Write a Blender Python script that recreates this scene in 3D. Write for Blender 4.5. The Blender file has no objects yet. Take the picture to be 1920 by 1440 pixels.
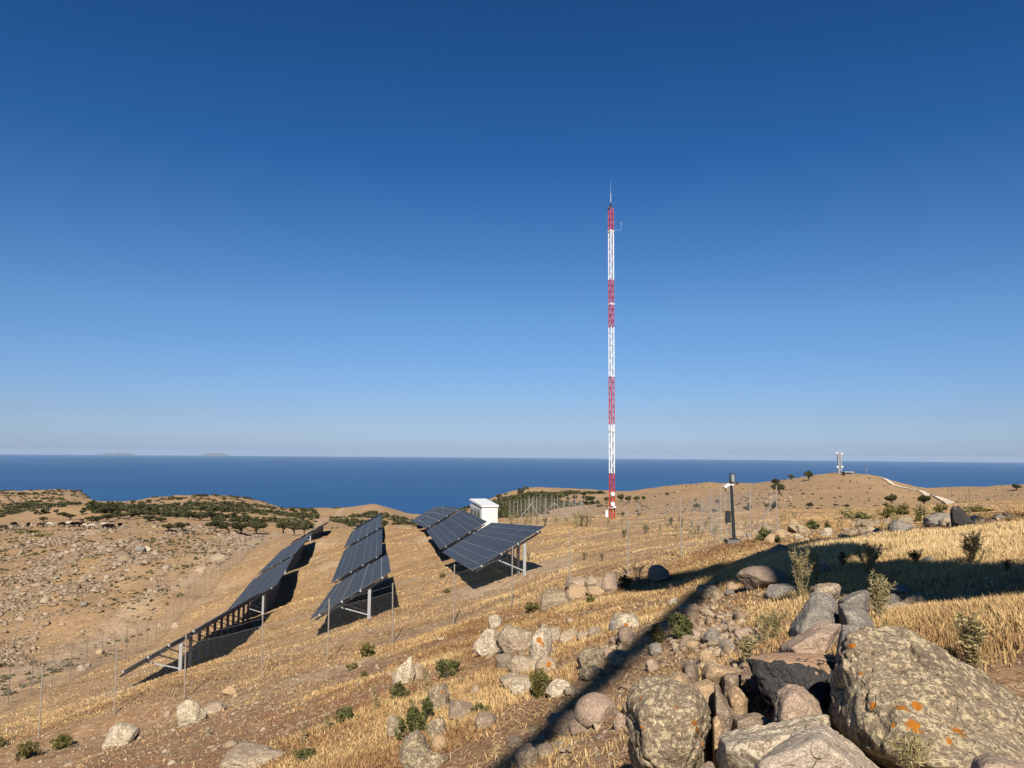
import bpy, bmesh, math, random
import numpy as np
from mathutils import Vector, Matrix

random.seed(7)
rng = np.random.default_rng(7)
SC = bpy.context.scene
C = bpy.context.scene.collection
PI = math.pi

# ------------------------------------------------------------------ camera
F_PX = 1443.0                      # focal length in photo pixels (1920 x 1440)
PITCH = math.atan((852.5 - 720.0) / F_PX)
ROLL = math.radians(0.46)
_F = np.array([0, math.cos(PITCH), math.sin(PITCH)])
_U0 = np.array([0, -math.sin(PITCH), math.cos(PITCH)])
_R0 = np.array([1.0, 0, 0])
_R = _R0 * math.cos(ROLL) + _U0 * math.sin(ROLL)
_U = _U0 * math.cos(ROLL) - _R0 * math.sin(ROLL)
cam_data = bpy.data.cameras.new("camera")
cam_data.sensor_width = 36.0
cam_data.lens = 36.0 * F_PX / 1920.0
cam_data.clip_start = 0.05
cam_data.clip_end = 200000.0
cam = bpy.data.objects.new("camera", cam_data)
C.objects.link(cam)
cam.matrix_world = Matrix(((_R[0], _U[0], -_F[0], 0), (_R[1], _U[1], -_F[1], 0), (_R[2], _U[2], -_F[2], 0), (0, 0, 0, 1)))
SC.camera = cam

# ------------------------------------------------------------------ light
SUN_ELEV = math.radians(38.0)
SHADOW_AZ = math.radians(1.0)     # ground direction in which shadows fall, from +Y towards +X
SUN_DIR = Vector((-math.sin(SHADOW_AZ) * math.cos(SUN_ELEV), -math.cos(SHADOW_AZ) * math.cos(SUN_ELEV), math.sin(SUN_ELEV)))
sun_data = bpy.data.lights.new("sun", "SUN")
sun_data.energy = 5.0
sun_data.angle = math.radians(0.5)
sun_data.color = (1.0, 0.925, 0.82)
sun = bpy.data.objects.new("sun", sun_data)
C.objects.link(sun)
sun.rotation_euler = SUN_DIR.to_track_quat("Z", "Y").to_euler()
sun.location = (0, -20, 60)

world = bpy.data.worlds.new("World")
SC.world = world
world.use_nodes = True
wn = world.node_tree.nodes
wl = world.node_tree.links
wn.clear()
w_out = wn.new("ShaderNodeOutputWorld")
w_bg = wn.new("ShaderNodeBackground")
w_sky = wn.new("ShaderNodeTexSky")
w_sky.sky_type = "NISHITA"
w_sky.sun_disc = False
w_sky.sun_elevation = SUN_ELEV
w_sky.sun_rotation = math.radians(180.0 + 1.0)
w_sky.altitude = 250.0
w_sky.air_density = 1.0
w_sky.dust_density = 0.6
w_sky.ozone_density = 3.5
w_co = wn.new("ShaderNodeTexCoord")
w_sp = wn.new("ShaderNodeSeparateXYZ")
w_rm = wn.new("ShaderNodeValToRGB")
w_mx = wn.new("ShaderNodeMix"); w_mx.data_type = "RGBA"; w_mx.blend_type = "MULTIPLY"; w_mx.inputs[0].default_value = 1.0
wl.new(w_co.outputs["Generated"], w_sp.inputs[0]); wl.new(w_sp.outputs["Z"], w_rm.inputs[0])
while len(w_rm.color_ramp.elements) < 6: w_rm.color_ramp.elements.new(0.5)
for k_, (p_, c_) in enumerate([(0.0, (0.72, 0.90, 1.46)), (0.05, (0.67, 0.80, 1.16)), (0.174, (0.58, 0.86, 1.13)), (0.366, (0.22, 0.61, 1.02)), (0.52, (0.16, 0.53, 0.90)), (1.0, (0.15, 0.46, 0.74))]):
    w_rm.color_ramp.elements[k_].position = p_
    w_rm.color_ramp.elements[k_].color = tuple(q / 1.6 for q in c_) + (1,)
wl.new(w_sky.outputs[0], w_mx.inputs[6]); wl.new(w_rm.outputs[0], w_mx.inputs[7])
wl.new(w_mx.outputs[2], w_bg.inputs[0])
w_bg.inputs[1].default_value = 0.0485 * 1.6
wl.new(w_bg.outputs[0], w_out.inputs[0])

SC.view_settings.view_transform = "Standard"
SC.view_settings.look = "None"
SC.view_settings.exposure = 0.78
SC.view_settings.gamma = 1.0
SC.render.engine = "CYCLES"
SC.cycles.max_bounces = 6
SC.cycles.diffuse_bounces = 1
SC.cycles.glossy_bounces = 3
SC.cycles.transmission_bounces = 2
SC.cycles.transparent_max_bounces = 6
SC.cycles.volume_bounces = 0
SC.cycles.use_denoising = True
SC.cycles.denoiser = "OPENIMAGEDENOISE"
SC.cycles.denoising_input_passes = "RGB_ALBEDO_NORMAL"
SC.cycles.denoising_prefilter = "NONE"
SC.cycles.caustics_reflective = False
SC.cycles.caustics_refractive = False

# ------------------------------------------------------------------ picture <-> place
def slope(px, py):
    """viewing ray of a photo pixel as (x/y, z/y)"""
    D = _F * F_PX + (px - 960.0) * _R + (720.0 - py) * _U
    return D[0] / D[1], D[2] / D[1]

def P(px, py, d):
    a, b = slope(px, py)
    return np.array([a * d, d, b * d])

# ------------------------------------------------------------------ noise
def _h(ix, iy, iz, seed):
    n = (ix.astype(np.int64) * 73856093) ^ (iy.astype(np.int64) * 19349663) ^ (iz.astype(np.int64) * 83492791) ^ (seed * 2654435)
    n = (n ^ (n >> 13)) * 1274126177
    n = n & 0x7fffffff
    n = (n ^ (n >> 16)) * 2246822519
    return ((n & 0xffff) / 32767.5) - 1.0

def vnoise(p, seed=0):
    p = np.asarray(p, float)
    i = np.floor(p)
    f = p - i
    f = f * f * f * (f * (f * 6 - 15) + 10)
    x, y, z = i[..., 0], i[..., 1], i[..., 2]
    r = 0
    for dx in (0, 1):
        wx = f[..., 0] if dx else 1 - f[..., 0]
        for dy in (0, 1):
            wy = f[..., 1] if dy else 1 - f[..., 1]
            for dz in (0, 1):
                wz = f[..., 2] if dz else 1 - f[..., 2]
                r = r + _h(x + dx, y + dy, z + dz, seed) * wx * wy * wz
    return r

def fbm(p, octs=4, seed=0, gain=0.5, lac=2.03):
    r = 0; a = 1.0
    p = np.asarray(p, float)
    for k in range(octs):
        r = r + a * vnoise(p * (lac ** k) + 17.3 * k, seed + k)
        a *= gain
    return r

def xyn(x, y, s, octs=3, seed=0, sx=1.0):
    q = np.stack([np.asarray(x, float) / s * sx, np.asarray(y, float) / s, np.zeros_like(np.asarray(x, float))], -1)
    return fbm(q, octs, seed)

def sstep(a, b, x):
    t = np.clip((x - a) / (b - a), 0, 1)
    return t * t * (3 - 2 * t)

# ------------------------------------------------------------------ terrain height
class TPS:
    def __init__(self, pts, val, smooth=0.0):
        self.p = np.array(pts, float); n = len(pts)
        K = self.k(self.p) + smooth * np.eye(n)
        A = np.zeros((n + 3, n + 3)); A[:n, :n] = K
        A[:n, n:] = np.c_[np.ones(n), self.p]; A[n:, :n] = A[:n, n:].T
        self.w = np.linalg.solve(A, np.r_[np.array(val, float), 0, 0, 0])
    def k(self, q):
        d2 = ((q[:, None, :] - self.p[None]) ** 2).sum(-1)
        return 0.5 * d2 * np.log(d2 + 1e-9)
    def __call__(self, q):
        q = np.asarray(q, float); out = np.empty(len(q))
        for i in range(0, len(q), 20000):
            s = q[i:i + 20000]
            out[i:i + 20000] = self.k(s) @ self.w[:-3] + self.w[-3] + s @ self.w[-2:]
        return out

# solar tables: near low corner and far low corner (photo pixel, distance)
TABLES = [
    ("right", (885, 1070, 38.0), (829, 1035, 56.8)),
    ("right", (825, 1030, 60.0), (799, 995, 78.8)),
    ("right", (797, 991, 80.0), (781.5, 981, 98.8)),
    ("right", (781, 979.5, 100.0), (769, 977, 118.8)),
    ("mid", (580, 1162, 36.0), (627, 1097, 54.8)),
    ("mid", (620.5, 1093, 57.5), (645, 1032, 76.3)),
    ("mid", (644, 1028, 78.0), (659, 997, 96.8)),
    ("mid", (660, 992, 99.0), (671, 988, 117.8)),
    ("left", (210, 1269, 34.3), (388, 1167, 53.0)),
    ("left", (418, 1154, 56.0), (475, 1086, 74.8)),
    ("left", (481, 1078, 77.0), (528, 1031, 95.8)),
    ("left", (540, 1020, 98.0), (571, 1003, 116.8)),
]
near = []
def g3(x, y, z): near.append((x, y, z))
def gp(px, py, d): near.append(tuple(P(px, py, d)))
for col, b, a in TABLES:
    for q in (b, a):
        p = P(*q); dz = {"right": 1.12, "mid": 0.92, "left": 0.80}[col]
        g3(p[0], p[1], p[2] - dz)
        g3(p[0] + 4.3, p[1] + 0.8, p[2] - dz + 1.25)
def plane(x, y): return -1.65 - 0.15 * y + 0.28 * x
for x, y in ((0, 0), (0, 4), (0, 8), (-3, 4), (3, 4), (-3, 10), (0, 13), (-6, 16), (-2, 20), (4, 14), (-10, 20), (-12, 12), (-8, 8), (-16, 20), (5, 25), (1, 24), (-5, 25), (-12, 26),
             (0, -10), (-10, -10), (10, -10), (-20, 5), (-22, 22)):
    g3(x, y, plane(x, y) if y >= 0 else plane(x * 0.5, 0) - 0.05 * y)
for q in ((90, 1380, 26), (227, 1338, 26.8), (355, 1308, 27.5), (497, 1270, 28.3), (618, 1237, 29), (738, 1203, 29.5), (851, 1170, 29.3), (960, 1138, 29), (1067, 1108, 28.5), (1177, 1079, 28), (1278, 1052, 28), (1370, 1022, 29),
          (1458, 1000, 38), (1407, 1008, 34), (1316, 1001, 46), (1248, 986, 60), (1192, 980, 72), (1147, 971, 78), (1107, 977, 85), (1030, 979, 88), (960, 979, 92), (910, 984, 80),
          (8, 1345, 38), (85, 1303, 43), (150, 1277, 48), (260, 1230, 60), (330, 1178, 72), (400, 1118, 88), (455, 1066, 108), (503, 1020, 134),
          (0, 1265, 52), (0, 1205, 68), (0, 1130, 93), (0, 1060, 130), (-200, 1240, 60), (-200, 1100, 110), (150, 1190, 72), (150, 1110, 100), (300, 1120, 85), (300, 1060, 115), (400, 1040, 130),
          (1800, 1200, 6), (1900, 1105, 9.5), (1650, 1110, 11), (1500, 1095, 15), (1700, 1048, 14.5), (1560, 1062, 16.5), (1850, 1025, 16),
          (1640, 1021, 21), (1750, 1001, 22.5), (1900, 982, 24), (1560, 1032, 20), (1480, 1030, 24), (2100, 950, 25), (2300, 1000, 14),
          (1560, 1008, 29), (1700, 985, 31), (1850, 968, 33), (1450, 990, 44), (1560, 976, 50), (1700, 968, 48), (1850, 958, 46), (2100, 940, 45), (1350, 985, 56),
          (1400, 969, 70), (1560, 966, 75), (1750, 962, 70), (1950, 955, 65), (1250, 974, 85), (2300, 945, 60),
          (740, 986, 121), (850, 985, 115), (620, 1000, 124)):
    gp(*q)
NEAR = TPS([(a, b) for a, b, c in near], [c for a, b, c in near], 0.02)

FARC = {
    -500: [(1000, 120), (985, 230), (965, 400), (945, 700), (925, 1000), (960, 1500)],
    -200: [(1000, 190), (982, 260), (972, 400), (955, 650), (922, 1000), (960, 1500)],
    0: [(1060, 130), (1000, 190), (986, 230), (974, 320), (992, 430), (968, 620), (919, 1000), (960, 1500)],
    80: [(1050, 130), (997, 195), (986, 225), (958, 330), (978, 440), (952, 650), (920, 1000), (960, 1500)],
    160: [(1040, 130), (995, 195), (984, 225), (952, 330), (938, 400), (962, 520), (938, 800), (927, 1000), (965, 1500)],
    205: [(1032, 130), (985, 225), (976, 260), (955, 400), (953, 520), (950, 650), (978, 1000)],
    240: [(1030, 130), (985, 225), (974, 260), (955, 400), (950, 550), (945, 700), (985, 1200)],
    300: [(1040, 130), (985, 215), (966, 300), (955, 450), (943, 650), (936, 820), (980, 1300)],
    370: [(1040, 130), (995, 180), (984, 220), (965, 320), (948, 550), (935, 850), (980, 1300)],
    430: [(1040, 135), (1000, 195), (988, 230), (968, 320), (950, 550), (936, 850), (980, 1300)],
    500: [(1022, 135), (1003, 190), (985, 280), (964, 450), (943, 850), (990, 1300)],
    560: [(1004, 135), (1003, 180), (988, 280), (978, 480), (967, 800), (990, 1300)],
    600: [(994, 130), (1005, 190), (994, 280), (974, 480), (969, 700), (1000, 1200)],
    635: [(990, 128), (1008, 190), (996, 300), (977, 480), (988, 750)],
    665: [(988, 125), (1010, 190), (990, 330), (968, 470), (957, 540), (990, 800)],
    705: [(986, 122), (1012, 190), (988, 360), (960, 480), (946, 560), (990, 850)],
    750: [(985, 122), (1015, 190), (990, 380), (974, 480), (962, 560), (1000, 850)],
    790: [(985, 120), (1018, 190), (1000, 380), (985, 520), (1010, 850)],
    850: [(985, 115), (1012, 190), (990, 340), (972, 450), (965, 510), (1000, 800)],
    900: [(984, 105), (1000, 180), (980, 300), (960, 420), (945, 500), (990, 800)],
    940: [(982, 100), (992, 170), (972, 280), (948, 420), (931, 520), (980, 850)],
    1000: [(980, 95), (985, 165), (965, 270), (935, 430), (914, 550), (955, 900)],
    1060: [(979, 95), (982, 165), (962, 260), (932, 420), (916, 530), (955, 900)],
    1110: [(978, 95), (980, 165), (958, 250), (937, 380), (924, 470), (960, 850)],
    1150: [(977, 95), (978, 165), (955, 250), (936, 360), (927, 420), (960, 750)],
    1200: [(975, 95), (976, 160), (950, 240), (932, 340), (922, 420), (960, 750)],
    1280: [(973, 95), (972, 160), (945, 240), (922, 340), (911, 420), (950, 750)],
    1340: [(971, 95), (968, 160), (940, 240), (914, 340), (904, 420), (945, 750)],
    1400: [(970, 95), (964, 160), (938, 240), (918, 340), (911, 420), (945, 750)],
    1460: [(968, 95), (962, 160), (935, 240), (912, 340), (902, 430), (945, 750)],
    1510: [(967, 95), (960, 165), (930, 250), (906, 350), (893, 440), (945, 800)],
    1560: [(966, 95), (958, 170), (928, 260), (902, 360), (886, 450), (945, 850)],
    1600: [(965, 95), (958, 175), (930, 260), (902, 370), (886, 460), (945, 850)],
    1650: [(964, 95), (957, 180), (933, 270), (908, 380), (894, 470), (945, 850)],
    1700: [(963, 95), (956, 190), (938, 280), (921, 400), (913, 500), (950, 900)],
    1745: [(962, 95), (955, 200), (940, 290), (926, 400), (918, 510), (950, 900)],
    1800: [(960, 95), (953, 200), (940, 290), (924, 420), (913, 560), (950, 950)],
    1900: [(957, 95), (950, 200), (936, 290), (920, 420), (908, 560), (950, 950)],
    2100: [(950, 95), (945, 200), (928, 300), (905, 560), (950, 950)],
    2450: [(945, 95), (940, 200), (925, 300), (895, 560), (950, 950)],
}
fp, fv = [], []
for px, col in FARC.items():
    for py, d in col + [(1015, 1900), (1045, 2900), (1045, 5000)]:
        a, b = slope(px, py)
        fp.append(((960 + F_PX * a) / 230.0, 3.2 * math.log(d))); fv.append(b)
FAR = TPS(fp, fv, 0.0)
AZL = math.radians(42.0)

def H0(x, y):
    x = np.asarray(x, float).ravel(); y = np.asarray(y, float).ravel()
    r = np.hypot(x, y) + 1e-6
    az = np.arctan2(x, y)
    azc = np.clip(az, -AZL, AZL)
    ye = r * np.cos(azc)
    px = np.clip(960 + F_PX * np.tan(azc), -480, 2420)
    out = np.empty_like(x)
    far = ye > 85
    nz = ye < 150
    zn = np.zeros_like(x); zf = np.zeros_like(x)
    if nz.any(): zn[nz] = NEAR(np.c_[x[nz], y[nz]])
    if far.any():
        E = FAR(np.c_[px[far] / 230.0, 3.2 * np.log(np.minimum(ye[far], 4900))])
        zf[far] = E * ye[far]
    w = sstep(math.log(88), math.log(145), np.log(ye))
    z = zn * (1 - w) + zf * w
    # behind and far to the side of the viewpoint: a plain, gently falling slope
    wb = sstep(math.radians(60), math.radians(115), np.abs(az)) * sstep(6, 25, r)
    z = z * (1 - wb) + (-1.0 - 0.035 * r - 0.02 * np.minimum(r, 100) * np.sign(-x) * 0) * wb
    return np.maximum(z, -262.0)

def rough(x, y):
    r = np.hypot(x, y)
    n = 0.42 * np.exp(-((x - 1.95) / 0.85) ** 2 - ((y - 5.4) / 1.8) ** 2)      # the stones lie on a low heap of earth
    n = n + 0.035 * xyn(x, y, 0.55, 2, 11) + 0.10 * sstep(3, 14, r) * xyn(x, y, 2.6, 3, 12)
    valley = sstep(-24, -34, x + 0.176 * (y - 38)) * sstep(30, 60, r)
    n = n + sstep(28, 90, r) * (0.10 + 0.42 * valley) * xyn(x, y, 7.0, 4, 13)
    n = n + sstep(110, 400, r) * 1.2 * xyn(x, y, 32.0, 4, 14)
    n = n + sstep(300, 900, r) * 1.6 * xyn(x, y, 110.0, 4, 15)
    return n

def H(x, y):
    x = np.asarray(x, float); y = np.asarray(y, float)
    s = x.shape
    return (H0(x, y) + rough(x.ravel(), y.ravel())).reshape(s)

def hz(x, y): return float(H(np.array([x]), np.array([y]))[0])

_dm = np.exp(np.linspace(math.log(1.6), math.log(1600), 900))
def hit(px, py, dmin=1.6, dmax=1600.0):
    """where the viewing ray of a photo pixel meets the ground"""
    a, b = slope(px, py)
    d = _dm[(_dm >= dmin) & (_dm <= dmax)]
    z = H(a * d, d)
    k = np.nonzero(z >= b * d)[0]
    if len(k) == 0:
        g = np.argmin(b * d - z); return np.array([a * d[g], d[g], z[g]])
    i = k[0]
    if i > 0:
        f0 = b * d[i - 1] - z[i - 1]; f1 = b * d[i] - z[i]
        t = f0 / (f0 - f1 + 1e-12); dd = d[i - 1] + t * (d[i] - d[i - 1])
    else:
        dd = d[0]
    return np.array([a * dd, dd, hz(a * dd, dd)])

# ------------------------------------------------------------------ objects and tags
def tag(o, label=None, cat=None, group=None, kind=None):
    if label: o["label"] = label
    if cat: o["category"] = cat
    if group: o["group"] = group
    if kind: o["kind"] = kind
    return o

def link(o, parent=None):
    C.objects.link(o)
    if parent is not None: o.parent = parent
    return o

def empty(name, loc=(0, 0, 0), rz=0.0):
    o = bpy.data.objects.new(name, None)
    o.empty_display_size = 0.2
    o.location = Vector(loc); o.rotation_euler = (0, 0, rz)
    return link(o)

def mesh_obj(name, verts, faces, mat, parent=None, smooth=False, loc=None):
    me = bpy.data.meshes.new(name)
    verts = np.asarray(verts, float)
    if isinstance(faces, np.ndarray) and faces.ndim == 2:
        n, k = faces.shape
        me.vertices.add(len(verts)); me.vertices.foreach_set("co", verts.ravel())
        me.loops.add(n * k); me.loops.foreach_set("vertex_index", faces.ravel().astype(np.int32))
        me.polygons.add(n); me.polygons.foreach_set("loop_start", np.arange(0, n * k, k, dtype=np.int32))
        me.update(calc_edges=True)
    else:
        me.from_pydata([tuple(v) for v in verts], [], [tuple(f) for f in faces])
    if smooth: me.polygons.foreach_set("use_smooth", np.ones(len(me.polygons), bool))
    if mat is not None: me.materials.append(mat)
    me.update()
    o = bpy.data.objects.new(name, me)
    if loc is not None: o.location = Vector(loc)
    return link(o, parent)

def vcol(o, name, rgb):
    a = o.data.color_attributes.new(name, "FLOAT_COLOR", "POINT")
    rgb = np.asarray(rgb, float)
    if rgb.ndim == 1: rgb = np.repeat(rgb[:, None], 3, 1)
    a.data.foreach_set("color", np.c_[rgb, np.ones(len(rgb))].astype(np.float32).ravel())

def copy_tree(o, parent=None):
    c = o.copy(); C.objects.link(c)
    if parent is not None: c.parent = parent
    for ch in [q for q in bpy.data.objects if q.parent == o]:
        copy_tree(ch, c)
    return c

class MB:
    """collects boxes, bars and tubes into one mesh"""
    def __init__(self): self.v = []; self.f = []
    def add(self, v, f):
        n = len(self.v); self.v += [tuple(q) for q in v]; self.f += [tuple(i + n for i in q) for q in f]; return self
    def box(self, c, s, M=None):
        c = np.array(c, float); h = np.array(s, float) / 2
        q = [np.array((x, y, z)) * h for x in (-1, 1) for y in (-1, 1) for z in (-1, 1)]
        if M is not None: q = [M @ p for p in q]
        return self.add([c + p for p in q], [(0, 1, 3, 2), (4, 6, 7, 5), (0, 4, 5, 1), (2, 3, 7, 6), (0, 2, 6, 4), (1, 5, 7, 3)])
    def tube(self, a, b, r, n=6, r2=None, cap=True):
        a = np.array(a, float); b = np.array(b, float); r2 = r if r2 is None else r2
        d = b - a; L = np.linalg.norm(d)
        if L < 1e-9: return self
        d /= L
        u = np.cross(d, (0, 0, 1) if abs(d[2]) < 0.9 else (1, 0, 0)); u /= np.linalg.norm(u); w = np.cross(d, u)
        v = []
        for p, rr in ((a, r), (b, r2)):
            for k in range(n):
                t = 2 * PI * k / n; v.append(p + rr * (math.cos(t) * u + math.sin(t) * w))
        f = [(k, (k + 1) % n, n + (k + 1) % n, n + k) for k in range(n)]
        if cap: f += [tuple(range(n - 1, -1, -1)), tuple(range(n, 2 * n))]
        return self.add(v, f)
    def bar(self, a, b, w, h, up=(0, 0, 1)):
        a = np.array(a, float); b = np.array(b, float)
        d = b - a; L = np.linalg.norm(d); d = d / L
        s = np.cross(d, np.array(up, float)); s /= np.linalg.norm(s); t = np.cross(s, d)
        M = np.c_[d, s, t]
        return self.box((a + b) / 2, (L, w, h), M)
    def path(self, pts, r, n=5):
        for p, q in zip(pts[:-1], pts[1:]): self.tube(p, q, r, n)
        return self
    def lathe(self, prof, n=16, M=None, o=(0, 0, 0)):
        v = []
        for r, z in prof:
            for k in range(n):
                t = 2 * PI * k / n; p = np.array((r * math.cos(t), r * math.sin(t), z))
                if M is not None: p = M @ p
                v.append(np.array(o) + p)
        f = []
        for j in range(len(prof) - 1):
            for k in range(n): f.append((j * n + k, j * n + (k + 1) % n, (j + 1) * n + (k + 1) % n, (j + 1) * n + k))
        return self.add(v, f)
    def build(self, name, mat, parent=None, smooth=False, loc=None):
        return mesh_obj(name, self.v, self.f, mat, parent, smooth, loc)

# ------------------------------------------------------------------ material helpers
WARM = (0.96, 0.872, 0.735)   # the same for earth, stone and dry plants
ALB = 0.80        # overall reflectance level of all painted-on colours
class NT:
    def __init__(self, name):
        self.m = bpy.data.materials.new(name); self.m.use_nodes = True
        self.n = self.m.node_tree.nodes; self.l = self.m.node_tree.links
        self.b = self.n["Principled BSDF"]; self.out = self.n["Material Output"]
    def new(self, t, **kw):
        q = self.n.new(t)
        for k, v in kw.items(): setattr(q, k, v)
        return q
    def link(self, a, b): self.l.new(a, b)
    def coord(self, which="Object"):
        return self.new("ShaderNodeTexCoord").outputs[which]
    def pos(self):
        return self.new("ShaderNodeNewGeometry").outputs["Position"]
    def scale(self, v, s):
        q = self.new("ShaderNodeVectorMath", operation="MULTIPLY"); self.link(v, q.inputs[0]); q.inputs[1].default_value = s if hasattr(s, "__len__") else (s, s, s); return q.outputs[0]
    def noise(self, v, scale, detail=4, rough=0.55, dist=0.0):
        q = self.new("ShaderNodeTexNoise"); self.link(v, q.inputs["Vector"])
        q.inputs["Scale"].default_value = scale; q.inputs["Detail"].default_value = detail
        q.inputs["Roughness"].default_value = rough; q.inputs["Distortion"].default_value = dist
        return q.outputs["Fac"]
    def voro(self, v, scale, feature="F1"):
        q = self.new("ShaderNodeTexVoronoi", feature=feature); self.link(v, q.inputs["Vector"]); q.inputs["Scale"].default_value = scale
        return q.outputs["Distance"]
    def ramp(self, f, stops):
        q = self.new("ShaderNodeValToRGB"); self.link(f, q.inputs[0]); e = q.color_ramp.elements
        while len(e) < len(stops): e.new(0.5)
        for k, (p, c) in enumerate(stops):
            e[k].position = p; e[k].color = (c, c, c, 1) if not hasattr(c, "__len__") else (*c, 1)
        return q.outputs[0]
    def mix(self, f, a, b, mode="MIX"):
        q = self.new("ShaderNodeMix", data_type="RGBA", blend_type=mode)
        for s, val in ((q.inputs[0], f), (q.inputs[6], a), (q.inputs[7], b)):
            if hasattr(val, "is_linked"): self.link(val, s)
            elif hasattr(val, "__len__"): s.default_value = (*val, 1)
            else: s.default_value = val
        return q.outputs[2]
    def math(self, op, a, b=0.0, clamp=False):
        q = self.new("ShaderNodeMath", operation=op, use_clamp=clamp)
        for s, val in ((q.inputs[0], a), (q.inputs[1], b)):
            if hasattr(val, "is_linked"): self.link(val, s)
            else: s.default_value = val
        return q.outputs[0]
    def attr(self, name):
        q = self.new("ShaderNodeAttribute", attribute_name=name)
        return q
    def bump(self, h, strength=0.5, dist=0.02):
        q = self.new("ShaderNodeBump"); self.link(h, q.inputs["Height"]); q.inputs["Strength"].default_value = strength; q.inputs["Distance"].default_value = dist
        self.link(q.outputs[0], self.b.inputs["Normal"]); return q
    def base(self, c, rough=0.9, spec=0.2, metal=0.0, warm=True):
        k = warm if isinstance(warm, tuple) else (WARM if warm else (ALB, ALB, ALB))
        s = self.b.inputs["Base Color"]
        if not hasattr(c, "is_linked"): c = tuple(c)
        self.link(self.mix(1.0, c, k, "MULTIPLY"), s)
        self.b.inputs["Roughness"].default_value = rough
        self.b.inputs["Specular IOR Level"].default_value = spec
        self.b.inputs["Metallic"].default_value = metal
        return self.m

def simple(name, col, rough=0.6, spec=0.3, metal=0.0, var=0.12, vs=6.0):
    t = NT(name); n = t.noise(t.coord(), vs, 4)
    c = t.mix(n, tuple(max(0, q * (1 - var)) for q in col), tuple(min(1, q * (1 + var)) for q in col))
    t.bump(n, 0.08, 0.005)
    return t.base(c, rough, spec, metal, False)
# ------------------------------------------------------------------ ground zones (what grows or lies where)
def fence_line(x):      # y of the solar park's near fence at x
    return np.interp(x, [-40, -16, -11.5, -4.5, 0, 6, 8.5, 12], [24.5, 26, 27.5, 29.5, 29, 28, 29, 40])

def zones(x, y):
    """golden grass, bare pale gravel, red earth: three weights 0..1"""
    x = np.asarray(x, float).ravel(); y = np.asarray(y, float).ravel()
    r = np.hypot(x, y)
    us = (0.97 * x + 0.24 * y) * 0.40; ws_ = -0.24 * x + 0.97 * y
    n1 = xyn(us, ws_, 2.0, 4, 31); n2 = xyn(us * 1.6, ws_, 0.9, 3, 32); n3 = xyn(x, y, 9.0, 3, 33)
    inside = sstep(-0.6, 1.2, y - fence_line(x))                       # solar park side
    gul = x + 25.3 + 0.176 * (y - 38)                                   # >0 on this side of the valley fence
    park = inside * sstep(-0.5, 2.5, gul) * (1 - sstep(120, 140, r))
    grass = park * np.clip(0.58 + 0.55 * n1 + 0.30 * n2, 0, 1)
    near_r = (1 - inside)
    g_near = sstep(-4.2, -0.6, x + 0.12 * (y - 6) + 1.1 * n1)            # grass among the rocks, bare to the west
    g_near = g_near * (1 - 0.9 * np.exp(-((x - 0.5) / 1.25) ** 2) * (1 - sstep(8.5, 11.5, y)))
    band = np.exp(-((y - (fence_line(x) - 1.0)) / 1.5) ** 2) * sstep(-7, 0, x)
    grass = np.maximum(grass, near_r * np.clip(g_near * (0.34 + 0.70 * n1 + 0.40 * n2) + band * 0.35 + 0.0 + 0.10 * n2, 0, 1))
    mound = sstep(4.2, 6.4, x + 0.05 * (y - 10)) * sstep(9, 12.5, y + 0.2 * x - 1) * (1 - sstep(22, 25.5, y))
    grass = np.maximum(grass, mound * 1.0)
    grass = np.maximum(grass, sstep(2.3, 3.0, x - 0.06 * (y - 4)) * sstep(1.5, 3.0, y) * (1 - sstep(10, 13, y)) * np.clip(0.42 + 0.6 * n1 + 0.2 * n2, 0, 0.9))
    grass = np.where(r > 135, np.clip(0.35 + 0.4 * n3, 0, 1), grass)
    valley = (1 - sstep(-1.5, 0.5, gul)) * (y > 20)
    grass = np.where(valley > 0.5, np.clip(0.30 + 0.4 * n1 + 0.3 * n3, 0, 0.8), grass)
    # pale gravel: worn strips outside the fence and a track along the valley fence
    s1 = np.exp(-((y - (fence_line(x) - 2.6 + 0.5 * n1)) / 0.55) ** 2) * (1 - sstep(-6.0, -3.0, x)) * sstep(-16.5, -14.0, x)
    s2 = np.exp(-((gul + 5.5 + 1.2 * n3) / 2.4) ** 2) * (y > 40) * 0.85
    s3 = sstep(0.55, 0.9, xyn(x, y, 4.0, 3, 36, sx=0.5)) * park * 0.9
    s4 = 0.5 * np.exp(-((y - (fence_line(x) - 5.0)) / 3.0) ** 2) * (1 - sstep(-4, -1, x)) * np.clip(0.5 + n2, 0, 1)
    path_ = np.exp(-((x - 0.5) / 1.25) ** 2) * (1 - sstep(8.5, 11.5, y))
    scree = np.exp(-(((x - 1.9 - 0.10 * (y - 8)) / 1.05) ** 2)) * (1 - sstep(13, 17, y)) * np.clip(0.35 + 0.5 * n2 + 0.3 * n1, 0, 0.8)
    pale = np.clip(s1 * (0.75 + 0.5 * n2) + s2 + s3 + s4 + scree, 0, 1)
    red = near_r * (1 - 0.6 * sstep(-2.5, 1.5, x)) * np.clip(0.75 + 0.5 * n3, 0, 1) + valley * np.clip(0.15 + 0.5 * xyn(x, y, 16.0, 3, 35), 0, 0.8)
    grass = grass * (1 - 0.85 * pale)
    return np.clip(np.c_[grass, pale, np.clip(red, 0, 1)], 0, 1)

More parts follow.
